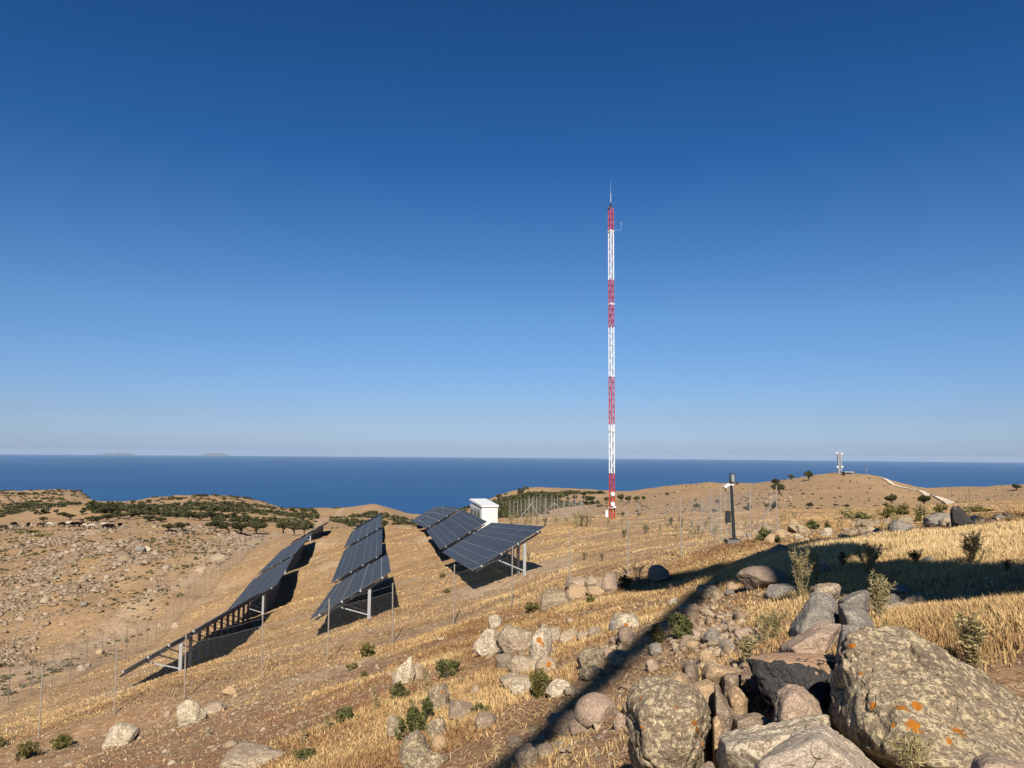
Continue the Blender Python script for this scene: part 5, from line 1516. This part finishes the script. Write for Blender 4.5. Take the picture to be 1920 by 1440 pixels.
for lab, px, py, w, h, sd_, mt in [
    ("largest dense green shrub climbing beside the grey rocks", 774, 1384, 62, 66, 1, None), ("upper lobe of green shrub against the tall grey rock", 801, 1350, 28, 52, 2, None),
    ("green shrub at the foot of the tall standing stone", 747, 1316, 46, 40, 3, None), ("twin crowned green shrub on golden grass above the reddish capped rock", 846, 1268, 58, 38, 4, None),
    ("lone green shrub at the edge of the golden grass", 652, 1356, 44, 40, 5, None), ("olive green shrub standing among the pale rock cluster", 1010, 1306, 52, 60, 6, M_OLIVE),
    ("small green plant on the flat reddish rock", 902, 1338, 40, 24, 7, None), ("low flat green plant near the picture foot", 582, 1420, 66, 20, 8, None),
    ("thin green bush on the worn slope under the fence", 688, 1230, 30, 30, 9, M_OLIVE), ("sparse olive tuft beside the thin green bush", 660, 1256, 24, 18, 10, M_OLIVE),
    ("tiny green bush on the brown slope below the thin one", 681, 1274, 22, 20, 11, None), ("dark green bush half covered by the blade shadow", 1272, 1196, 58, 56, 12, None),
    ("olive twiggy bush beside the dark shaded bush", 1232, 1206, 40, 40, 13, M_OLIVE), ("dark green bush at the tip of the turbine blade shadow", 1172, 1102, 30, 26, 14, None),
    ("green tuft behind the orange streaked rock", 1040, 1198, 26, 22, 15, M_OLIVE), ("olive weed below the fence on pale grass", 994, 1148, 34, 24, 16, M_OLIVE),
    ("green weed at the foot of the fence rock pile", 1107, 1132, 20, 20, 17, M_OLIVE), ("yellowish shrub low on the bare slope at the frame edge", 120, 1402, 54, 26, 18, M_OLIVE),
    ("dry yellow shrub next to the yellowish one at the picture corner", 52, 1420, 50, 34, 19, M_OLIVE), ("yellow tuft cut by the frame edge", 4, 1402, 22, 24, 20, M_OLIVE),
    ("bright green shrub on the tumbled wall behind the light pole", 1523, 994, 34, 22, 21, None), ("small green shrub next to the bright one on the wall", 1551, 993, 14, 18, 22, None),
    ("green shrub at the foot of the slanting brace pole", 1431, 1014, 34, 28, 23, None), ("smaller green shrub after the brace pole", 1458, 1018, 20, 18, 24, None),
    ("green tuft in the panel field beside a grass patch", 829, 1084, 14, 14, 25, M_OLIVE), ("pale olive tuft lower in the panel field", 839, 1112, 18, 12, 26, M_OLIVE),
    ("yellow green shrub heading the scrub before the far hill", 1663, 972, 40, 30, 31, M_OLIVE), ("pale tall scrub beside the yellow green shrub", 1694, 966, 30, 26, 32, M_OLIVE),
    ("cream coloured scrub under the far hill slope", 1590, 972, 36, 24, 33, M_THIS), ("green scrub next to the cream scrub", 1616, 974, 40, 16, 34, None),
    ("dry scrub in front of the tallest far bush", 1728, 968, 26, 28, 35, M_THIS), ("thin dry scrub lower beside the pale boulder", 1724, 978, 18, 18, 36, M_OLIVE),
    ("brown scrub at the foot of the dirt road", 1762, 962, 30, 22, 37, M_OLIVE), ("long low scrub along the golden field's far edge", 1830, 960, 60, 14, 38, M_OLIVE)]:
    bush(lab, px, py, w, h, sd_, mt)
for lab, px, py, w, h, sd_, mt in [
    ("tall pale thistle rising before the shaded boulder", 1502, 1126, 46, 96, 51, None), ("grey green thistle beside the pale tall one", 1530, 1098, 30, 66, 52, None),
    ("bushy grey green thistle at the upper edge of the tower shadow", 1632, 1086, 54, 66, 53, None), ("dark thistle head row in the golden field above the tower shadow", 1717, 1062, 34, 34, 54, M_THISD),
    ("largest dark candelabra thistle in the golden field", 1822, 1066, 62, 66, 55, M_THISD), ("little dark thistle next to the candelabra thistle", 1887, 1076, 18, 28, 56, M_THISD),
    ("dark thistle at the hub shadow edge", 1582, 1066, 26, 32, 57, M_THISD), ("pale spiny weed on the wall before the flat slabs", 1652, 1172, 36, 92, 58, None),
    ("narrow spiny weed growing from the grey wedge", 1560, 1166, 18, 58, 59, None), ("yellowish spiny weed between the grey slabs", 1612, 1144, 24, 30, 60, None),
    ("tall green grey thistle in dry grass behind the huge boulder", 1826, 1256, 56, 100, 61, None), ("pale spiny weed before the broad pink boulder", 1455, 1196, 36, 50, 62, None),
    ("spiny weed beside the basalt slab's upper corner", 1402, 1246, 34, 56, 63, None), ("slender spiny weed in straw beside the grey wedge", 1432, 1206, 26, 58, 64, None),
    ("spiny tuft in the gap under the basalt slab", 1398, 1306, 22, 22, 65, None), ("second spiny tuft on the flat dark stone", 1424, 1334, 30, 30, 66, None), ("third spiny tuft beside the white pebble like stone", 1378, 1366, 22, 20, 67, None),
    ("dark thistle standing before a fence post by the blade tip shadow", 1196, 1090, 24, 36, 68, M_THISD), ("small dark weed in the panel field", 1130, 1052, 8, 14, 69, M_THISD),
    ("dark upright weed near the sunlit table post", 991, 1052, 8, 18, 70, M_THISD), ("slim weed near the pale gravel patch in the panel field", 1096, 1050, 10, 14, 71, M_THISD)]:
    thistle(lab, px, py, w, h, sd_, mt)
# the yellow tussock growing on the huge boulder
rt = np.random.default_rng(88); cc = P(1706, 1436, 2.66)
root = empty("thistle", cc); tag(root, "yellow green spiny tussock growing on the huge lichen boulder", "thistle", "spiny thistles among the stones")
cs, us, ws, tn = [], [], [], []
for _ in range(420):
    u = rt.normal(size=3); u[2] = abs(u[2]) * 0.9 + 0.15; u /= np.linalg.norm(u); l_ = rt.uniform(0.012, 0.024)
    b = np.array([rt.normal(0, 0.026), rt.normal(0, 0.02) - 0.01, rt.uniform(0, 0.085)]); w_ = np.cross(u, rt.normal(size=3)); w_ /= np.linalg.norm(w_)
    cs.append(b + u * l_ * 0.8); us.append(u * l_); ws.append(w_ * 0.0024); tn.append(rt.uniform(0.2, 1))
V, Fq = quads(np.array(cs), np.array(us), np.array(ws)); o = mesh_obj("spiny_leaves", V, Fq, M_THIS, root); vcol(o, "tint", np.repeat(np.array(tn), 4))
m = MB()
for _ in range(9): m.tube((rt.normal(0, .012), 0, -0.03), (rt.normal(0, .03), rt.normal(0, .02), rt.uniform(0.04, 0.09)), 0.003, 4, 0.001)
m.build("stem", M_STALK, root)
# weed beds: individual dry weeds around the mast fence
wr = random.Random(5)
for k_ in range(46):
    a, b = (wr.uniform(1140, 1345), wr.uniform(984, 1012)) if k_ < 26 else (wr.uniform(955, 1140), wr.uniform(976, 990))
    lab = "dry grey green weed in the thistle bed along the mast fence" if k_ < 26 else "yellow dry weed in the strip before the braced fence compound"
    thistle(lab, a, b, wr.uniform(10, 20), wr.uniform(12, 24), 900 + k_, M_THIS if wr.random() < 0.75 else M_THISD, 5, group="weeds of the thistle bed" if k_ < 26 else "weeds before the fence compound")
for k_ in range(26):
    a, b = wr.uniform(1340, 1900), wr.uniform(966, 1000)
    thistle("pale dry weed in the scrub behind the golden field", a, b, wr.uniform(10, 22), wr.uniform(10, 22), 960 + k_, M_THIS, 5, group="weeds behind the golden field")
for k_ in range(16):
    a, b = [(wr.uniform(560, 900), wr.uniform(1290, 1430)), (wr.uniform(1560, 1900), wr.uniform(1120, 1200))][k_ % 2]
    thistle("thin straw coloured weed standing in dry grass", a, b, wr.uniform(10, 18), wr.uniform(20, 40), 1000 + k_, M_THIS, 3, group="thin weeds in dry grass")

# ------------------------------------------------------------------ trees on the hills: crown and trunk, six shapes copied
def oak_proto(seed, n=1500, flat=0.62):
    r_ = np.random.default_rng(seed); bl = []
    for _ in range(11):
        a = r_.uniform(0, 6.28); q = r_.uniform(0.1, 0.72)
        bl.append((q * math.cos(a), q * math.sin(a), 0.95 + r_.uniform(-0.15, 0.5) * flat * (1.1 - q), r_.uniform(0.24, 0.42), r_.uniform(0.24, 0.42), r_.uniform(0.16, 0.28)))
    p, k, d = blob_points(seed, n, bl); tb_ = r_.uniform(0.2, 0.7, len(bl))
    root = empty("oak_tree")
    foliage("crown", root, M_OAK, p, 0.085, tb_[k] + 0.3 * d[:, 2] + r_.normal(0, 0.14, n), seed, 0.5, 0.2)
    m = MB()
    m.tube((0, 0, -0.3), (0.04, 0.02, 0.5), 0.085, 7, 0.06)
    for b in bl[:6]: m.tube((0.04, 0.02, 0.45), b[:3], 0.04, 5, 0.012)
    m.build("trunk", M_BARK, root)
    return root
OAKS = [oak_proto(200 + q) for q in range(6)]
used = set()
def tree(label, px, py, w, h, group, low=False):
    g = hit(px, py, 100); k = g[1] / F_PX
    q = random.randrange(6)
    if q in used: o = copy_tree(OAKS[q])
    else: o = OAKS[q]; used.add(q)
    W = w * k / 2; s = h * k / 1.42
    o.location = Vector(g) + Vector((0, 0, -0.55 * s if low else -0.05)); o.scale = (W, W, s * (1.5 if low else 1)); o.rotation_euler = (0, 0, random.uniform(0, 6.28))
    tag(o, label, "tree", group)
for lab, px, py, w, h in [
    ("flat crowned tree of the close pair on the plateau, darker trunk", 317, 999, 34, 17), ("second tree of the close pair with a clear bare trunk", 342, 998, 32, 20),
    ("first tree of the big dark grove beyond the valley", 404, 998, 44, 22), ("second tree along the front of the dark grove", 428, 1002, 40, 24), ("third tree along the front of the dark grove", 452, 1003, 44, 26),
    ("last front tree of the dark grove beside the track", 481, 1003, 46, 25), ("rear tree at the upper end of the dark grove", 412, 987, 44, 18), ("rear tree in the middle of the dark grove", 446, 988, 44, 18), ("rear tree at the track end of the dark grove", 482, 990, 36, 18),
    ("tree beside the track past the dark grove", 531, 1000, 40, 22), ("larger tree behind the topmost panels of the fence row", 552, 1004, 36, 20), ("tree half hidden by the topmost panels", 570, 1002, 26, 16)]:
    tree(lab, px, py, w, h, "oaks across the valley")
for px, py, w, h in [(82, 979, 17, 9), (106, 963, 14, 7), (120, 969, 22, 9), (132, 974, 28, 10), (154, 965, 16, 9), (143, 948, 9, 6), (152, 978, 11, 5), (172, 978, 24, 10), (181, 980, 26, 11), (200, 978, 32, 13), (222, 974, 32, 14), (242, 973, 36, 13), (262, 970, 32, 11), (281, 978, 32, 11), (302, 979, 26, 9), (284, 968, 24, 9), (200, 962, 30, 12), (215, 955, 26, 10), (330, 972, 30, 12), (352, 974, 30, 12), (318, 964, 26, 10), (300, 957, 26, 9), (345, 963, 24, 9), (375, 976, 34, 12), (392, 970, 30, 10)]:
    tree("dark low oak in the belt of trees above the grazing cattle", px, py, w, h, "oak belt above the cattle", True)
for lab, px, py, w, h in [
    ("round bush on the slope below the antenna hill crest", 1305, 955, 16, 11), ("small bush on the bare slope behind the light pole", 1347, 946, 12, 9), ("pale green bush beside the light pole on the far slope", 1340, 968, 14, 9), ("bush behind the rear fence post on the far slope", 1403, 960, 19, 13),
    ("dark bush framed by the slanting brace pole", 1446, 965, 26, 18), ("dark round bush alone on the mid slope", 1518, 953, 15, 11), ("round tree on the ridge line above the brace pole", 1453, 911, 22, 13), ("twin crowned tree just under the ridge line tree", 1461, 926, 30, 18),
    ("small tree on the skyline before the antenna hill", 1484, 900, 17, 9), ("biggest skyline tree next to the antenna hill", 1517, 901, 23, 17), ("broad bush with a dark shadow below the road bend", 1673, 945, 27, 17), ("wide dark bush near the dirt road foot", 1732, 949, 32, 19),
    ("tree on the low far ridge at the frame edge", 1907, 920, 22, 12), ("tiny bush low on the antenna hill", 1566, 951, 9, 6), ("small bush above the cream scrub", 1588, 952, 13, 7), ("small skyline bush beside the light pole top", 1382, 909, 10, 5), ("speck of bush high on the bare slope", 1251, 930, 9, 6),
    ("bush at the hill foot beside the mast fence", 1198, 974, 12, 7), ("bush beyond the mast equipment box", 1168, 968, 11, 7)]:
    tree(lab, px, py, w, h, "scattered bushes on the antenna hill", True)
for px, py, w, h in [(1121, 949, 11, 10), (1138, 942, 13, 9), (1165, 941, 19, 13), (1179, 942, 17, 11), (1194, 941, 14, 10), (1206, 939, 10, 8), (1107, 943, 22, 12), (1095, 932, 14, 9), (1098, 940, 16, 10), (1078, 938, 14, 9), (1065, 940, 10, 8), (1062, 947, 10, 8), (1038, 948, 14, 12)]:
    tree("dark round oak on the slope behind the red mast foot", px, py, w, h, "oaks behind the mast", True)

# dense far scrub that reads as one mass
def scrub(label, n, sampler, size, seed):
    r_ = np.random.default_rng(seed); x, y, s = sampler(r_, n); n = len(x)
    z = H(x, y); m_ = 22
    d = r_.normal(size=(n, m_, 3)); d /= np.linalg.norm(d, axis=2)[..., None]; d[..., 2] = np.abs(d[..., 2])
    cen = np.stack([x, y, z], -1)[:, None, :] + d * (s[:, None, None] * np.array([1, 1, 0.7])) * r_.uniform(0.5, 1, (n, m_, 1))
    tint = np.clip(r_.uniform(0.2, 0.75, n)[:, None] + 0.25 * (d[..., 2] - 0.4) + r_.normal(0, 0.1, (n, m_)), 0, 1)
    u = r_.normal(size=(n, m_, 3)); u /= np.linalg.norm(u, axis=2)[..., None]; w_ = np.cross(u, r_.normal(size=(n, m_, 3))); w_ /= np.linalg.norm(w_, axis=2)[..., None]
    sz = (s * 0.42)[:, None, None]
    V, Fq = quads(cen.reshape(-1, 3), (u * sz).reshape(-1, 3), (w_ * sz * 0.7).reshape(-1, 3))
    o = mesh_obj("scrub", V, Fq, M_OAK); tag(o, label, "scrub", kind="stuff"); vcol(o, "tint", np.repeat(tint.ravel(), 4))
def s_left(r_, n):
    px = r_.uniform(-150, 600, n * 5); d = np.exp(r_.uniform(math.log(300), math.log(1150), n * 5)); a = (px - 960) / F_PX; x, y = a * d, d
    nn = xyn(x, y, 70.0, 4, 71)
    dens = np.where(px < 175, np.where(d > 520, 0.30 + 0.55 * nn, 0.012),
           np.where(px < 340, np.where((d > 310) & (d < 560), 0.20 + 0.75 * nn, 0.10 + 0.4 * nn), np.where((d > 280) & (d < 480), 0.20 + 0.8 * nn, 0.03 + 0.25 * nn)))
    k = r_.uniform(0, 1, n * 5) < np.clip(dens, 0.02, 1)
    x, y = x[k][:n], y[k][:n]
    return x, y, r_.uniform(1.0, 2.7, len(x))
scrub("dark evergreen scrub covering the far hills beyond the valley", 4300, s_left, 1, 31)
def s_mid(r_, n):
    px = r_.uniform(630, 1130, n * 6); d = np.exp(r_.uniform(math.log(260), math.log(640), n * 6)); a = (px - 960) / F_PX; x, y = a * d, d
    nn = xyn(x, y, 45.0, 4, 73)
    core = np.exp(-((px - 985) / 55) ** 2) * ((d > 260) & (d < 470)) * 0.8
    dens = np.where(px > 900, 0.02 + core + 0.45 * (nn - 0.15), 0.01 + 0.22 * nn)
    k = r_.uniform(0, 1, n * 6) < np.clip(dens, 0.0, 1)
    x, y = x[k][:n], y[k][:n]
    return x, y, r_.uniform(1.0, 2.6, len(x))
scrub("dark scrub patches on the hills behind panels and mast", 2600, s_mid, 1, 32)
def s_right(r_, n):
    px = r_.uniform(1130, 1990, n); d = np.exp(r_.uniform(math.log(120), math.log(480), n)); a = (px - 960) / F_PX; x, y = a * d, d
    return x, y, r_.uniform(0.15, 0.7, n) ** 1.5
scrub("tiny dark tufts dotted over the antenna hill", 900, s_right, 1, 33)

def s_val(r_, n):
    px = r_.uniform(-150, 520, n * 4); d = np.exp(r_.uniform(math.log(45), math.log(235), n * 4)); a = (px - 960) / F_PX; x, y = a * d, d
    g = x + 25.3 + 0.176 * (y - 38)
    k = r_.uniform(0, 1, n * 4) < np.clip(0.25 + 0.8 * xyn(x, y, 14.0, 3, 77), 0, 1) * (g < -2)
    x, y = x[k][:n], y[k][:n]
    return x, y, r_.uniform(0.10, 0.34, len(x)) * np.clip(y / 110, 0.7, 1.6)
scrub("low dusty tufts over the stony terraces across the valley", 2000, s_val, 1, 34)
bpy.data.objects["scrub.003"].data.materials[0] = M_THISD

# ------------------------------------------------------------------ dry grass
EXC = [(2.35, 3.3, 0.95), (0.85, 4.15, 0.42), (1.15, 3.7, 0.5), (1.35, 3.2, 0.5), (1.55, 4.85, 0.45), (1.55, 5.5, 0.45)]
def grass(label, n, dlo, dhi, seed, hmin, hmax, dense=1.0, name="grass"):
    r_ = np.random.default_rng(seed)
    m_ = int(n * 2.6)
    d = np.exp(r_.uniform(math.log(dlo), math.log(dhi), m_)); a = r_.uniform(-0.72, 0.72, m_)
    # gather into tufts
    q = r_.integers(0, m_ // 9, m_); td = np.exp(r_.uniform(math.log(dlo), math.log(dhi), m_ // 9)); ta = r_.uniform(-0.72, 0.72, m_ // 9)
    near_t = r_.uniform(0, 1, m_) < 0.6
    sp = r_.normal(0, 1, (m_, 2)) * (0.035 + 0.0035 * td[q])[:, None]
    x = np.where(near_t, ta[q] * td[q] + sp[:, 0], a * d); y = np.where(near_t, td[q] + sp[:, 1], d)
    zz_ = zones(x, y)
    gul = x + 25.3 + 0.176 * (y - 38)
    ok = (r_.uniform(0, 1, m_) < np.clip(zz_[:, 0] * dense, 0, 1)) & (y > dlo * 0.9)
    for ex, ey, er in EXC: ok &= ((x - ex) ** 2 + (y - ey) ** 2 > er * er)
    x, y, g = x[ok][:n], y[ok][:n], zz_[ok][:n]; n = len(x)
    z = H(x, y) - 0.01
    r = np.hypot(x, y)
    patch = xyn(x, y, 2.2, 3, 81); p2 = xyn(x, y, 0.7, 2, 82)
    mound = np.maximum(sstep(4.2, 6.4, x) * sstep(10, 13, y) * (1 - sstep(22, 26, y)), 0.3 * sstep(2.3, 3.0, x - 0.06 * (y - 4)) * (1 - sstep(9, 12, y)))
    dull = sstep(-0.1, 0.4, xyn((0.97 * x + 0.24 * y) * 0.4, -0.24 * x + 0.97 * y, 1.8, 4, 84)) * (1 - mound)
    hh_ = r_.uniform(hmin, hmax, n) * (0.75 + 0.35 * patch + 0.2 * g[:, 0]) * (1 + 1.0 * mound)
    w = (0.0014 + 0.00040 * r) * r_.uniform(0.7, 1.4, n)
    th_ = r_.uniform(0, 6.28, n); lean = np.abs(r_.normal(0.45, 0.35, n)) * (1 - 0.5 * mound); la = r_.uniform(0, 6.28, n) 
    bx, by = np.cos(th_) * w, np.sin(th_) * w
    B = np.stack([x, y, z], -1)
    T = B + np.stack([np.cos(la) * lean * hh_, np.sin(la) * lean * hh_, hh_], -1)
    Mi = B + (T - B) * 0.55 + np.stack([-np.cos(la) * 0.04 * hh_, -np.sin(la) * 0.04 * hh_, 0.03 * hh_], -1)
    o3 = np.stack([bx, by, np.zeros(n)], -1)
    V = np.stack([B - o3, B + o3, Mi + o3 * 0.9, T, Mi - o3 * 0.9], 1).reshape(-1, 3)
    idx = (np.arange(n) * 5)[:, None]
    F1 = np.concatenate([idx + np.array([[0, 1, 2]]), idx + np.array([[0, 2, 4]]), idx + np.array([[4, 2, 3]])]).astype(np.int32)
    o = mesh_obj(name, V, F1, M_GRASS); tag(o, label, "grass", kind="stuff")
    redd = (1 - mound) * sstep(-0.15, 0.4, xyn(x, y, 3.4, 3, 83)) * (y < fence_line(x))
    tint = 0.50 + 0.18 * patch + 0.12 * p2 + r_.normal(0, 0.18, n) - 0.40 * redd * (0.4 + 0.6 * r_.uniform(0, 1, n)) - 0.30 * dull + 0.24 * mound + 0.08 * sstep(26, 32, y)
    vcol(o, "tint", np.repeat(np.clip(tint, 0, 1), 5))
def litter(label, n, dlo, dhi, seed):
    """broken straw lying on the ground"""
    r_ = np.random.default_rng(seed)
    d = np.exp(r_.uniform(math.log(dlo), math.log(dhi), n * 2)); a = r_.uniform(-0.72, 0.72, n * 2); x, y = a * d, d
    zz_ = zones(x, y); ok = r_.uniform(0, 1, n * 2) < np.clip(0.35 + 0.5 * zz_[:, 0] + 0.4 * xyn(x, y, 1.6, 3, 91) - 0.55 * zz_[:, 2], 0.04, 1)
    for ex, ey, er in EXC: ok &= ((x - ex) ** 2 + (y - ey) ** 2 > er * er)
    x, y = x[ok][:n], y[ok][:n]; n = len(x); r = np.hypot(x, y); z = H(x, y)
    L = r_.uniform(0.02, 0.055, n) * (1 + r * 0.04); th_ = r_.uniform(0, 6.28, n); el = np.abs(r_.normal(0.15, 0.25, n))
    u = np.stack([np.cos(th_) * np.cos(el), np.sin(th_) * np.cos(el), np.sin(el)], -1) * L[:, None]
    w = np.stack([-np.sin(th_), np.cos(th_), np.zeros(n)], -1) * ((0.0012 + 0.00042 * r) * r_.uniform(0.7, 1.4, n))[:, None]
    cen = np.stack([x, y, z + 0.006], -1) + np.stack([0 * x, 0 * x, u[:, 2]], -1) * 0.9
    V, Fq = quads(cen, u, w)
    o = mesh_obj("straw_litter", V, Fq, M_GRASS); tag(o, label, "straw litter", kind="stuff")
    vcol(o, "tint", np.repeat(np.clip(r_.uniform(-0.1, 1.0, n) ** 1.2, 0, 1), 4))
litter("broken straw lying over the bare soil between the stones", 200000, 3.0, 32, 43)
grass("short dry golden grass covering the near slope", 360000, 3.2, 30, 41, 0.03, 0.10)
grass("dry golden grass of the solar field", 260000, 22, 125, 42, 0.03, 0.095)
# ------------------------------------------------------------------ grazing cattle
M_COWB = simple("cow_black_coat", (0.010, 0.009, 0.009), 0.95, 0.0)
M_COWW = simple("cow_cream_coat", (0.42, 0.36, 0.28), 0.85, 0.15)
M_COWN = simple("cow_brown_coat", (0.05, 0.03, 0.02), 0.85, 0.15)
def cow_mesh(graze):
    """one continuous body: spine, neck, head, tail and jointed legs grown as a skin"""
    hd = 0.45 if graze else 1.45
    V = [(0.75, 0, 1.12), (0.25, 0, 1.08), (-0.3, 0, 1.08), (-0.85, 0, 1.15), (1.05, 0, 1.22 if not graze else 1.0), (1.35, 0, (1.22 + hd) / 2 if not graze else 0.72), (1.50, 0, hd), (1.78, 0, hd - 0.16), (-1.02, 0, 1.1), (-1.1, 0, 0.55)]
    R = [0.42, 0.46, 0.46, 0.40, 0.22, 0.17, 0.15, 0.09, 0.06, 0.035]
    E = [(0, 1), (1, 2), (2, 3), (0, 4), (4, 5), (5, 6), (6, 7), (3, 8), (8, 9)]
    for sx, xs in ((0, (0.72, 0.70, 0.74)), (3, (-0.80, -0.95, -0.86))):
        for sy in (-1, 1):
            k = len(V); V += [(xs[0], sy * 0.22, 0.82), (xs[1], sy * 0.21, 0.45), (xs[2], sy * 0.21, 0.02)]; R += [0.14, 0.075, 0.065]
            E += [(sx, k), (k, k + 1), (k + 1, k + 2)]
    for sy in (-1, 1):
        k = len(V); V.append((1.42, sy * 0.2, hd + 0.1)); R.append(0.035); E.append((6, k))
    me = bpy.data.meshes.new("cow"); me.from_pydata(V, E, []); o = bpy.data.objects.new("tmp", me); C.objects.link(o)
    md = o.modifiers.new("skin", "SKIN"); sv = me.skin_vertices[0].data
    for q, r_ in zip(sv, R): q.radius = (r_, r_)
    sv[1].use_root = True
    o.modifiers.new("sub", "SUBSURF").levels = 1
    dg = bpy.context.evaluated_depsgraph_get(); out = bpy.data.meshes.new_from_object(o.evaluated_get(dg)); bpy.data.objects.remove(o)
    out.polygons.foreach_set("use_smooth", np.ones(len(out.polygons), bool)); return out
CM = {}
for gz in (0, 1):
    for key, mt in (("black", M_COWB), ("cream", M_COWW), ("brown", M_COWN)):
        me = cow_mesh(gz); me.materials.clear(); me.materials.append(mt); CM[(gz, key)] = me

herd = [("black cow standing apart at the far end of the herd line", "black", 25, 988, 1, 80), ("black cow grazing alone between the herd and the frame edge", "black", 53, 990, 1, 20), ("dark cow lying low before the middle of the herd", "brown", 76, 989, 1, 95),
        ("cream cow low in the grass beside the dark one", "cream", 92, 988, 1, 75), ("black cow heading the crowded part of the herd", "black", 116, 988, 1, 110), ("white cow pressed behind the heading black cow", "cream", 126, 987, 0, 70),
        ("black cow turned sideways in the thick of the herd", "black", 134, 988, 0, 85), ("black cow nose to tail with the sideways one", "black", 144, 988, 1, 95), ("black cow past the gap in the herd", "black", 154, 988, 1, 90),
        ("white faced pale cow between two black cows", "cream", 158, 990, 1, 60), ("black cow grazing behind the pale ones", "black", 165, 990, 1, 100), ("bright cream cow in front of the herd's end", "cream", 171, 991, 1, 95),
        ("pale cow standing behind the last black pair", "cream", 193, 988, 1, 85), ("black cow of the last close pair", "black", 199, 992, 1, 90), ("second black cow of the last close pair", "black", 208, 992, 1, 75),
        ("single black animal past the end of the herd", "black", 225, 990, 0, 5), ("brown cow at the very edge of the photo", "brown", 6, 994, 1, 85)]
for lab, key, px, py, gz, rz in herd:
    g = hit(px, py, 100)
    o = bpy.data.objects.new("cow", CM[(gz, key)]); o.location = Vector(g); o.scale = (0.92, 0.92, 0.88); o.rotation_euler = (0, 0, math.radians(rz - 90)); link(o); tag(o, lab, "cow", "cattle grazing on the plateau")
bush("low green weed patch in front of the cattle", 62, 1000, 46, 8, 71, M_OLIVE, 260, group="weed patches by the cattle", flat=0.8)
bush("second low weed patch trailing below the cattle", 78, 1005, 40, 6, 72, M_OLIVE, 260, group="weed patches by the cattle", flat=0.8)
# ------------------------------------------------------------------ the air
t = NT("haze_air"); t.n.remove(t.b)
pv = t.new("ShaderNodeVolumePrincipled")
pv.inputs["Color"].default_value = (0.58, 0.76, 1.0, 1)
pv.inputs["Density"].default_value = 1.0e-5
pv.inputs["Anisotropy"].default_value = 0.0
t.link(pv.outputs[0], t.out.inputs["Volume"])
hz_o = MB().box((0, 0, (-264 + 90) / 2), (126000, 126000, 90 + 264)).build("haze", t.m)
tag(hz_o, "thin blue haze over the sea and hills", "haze", kind="stuff")
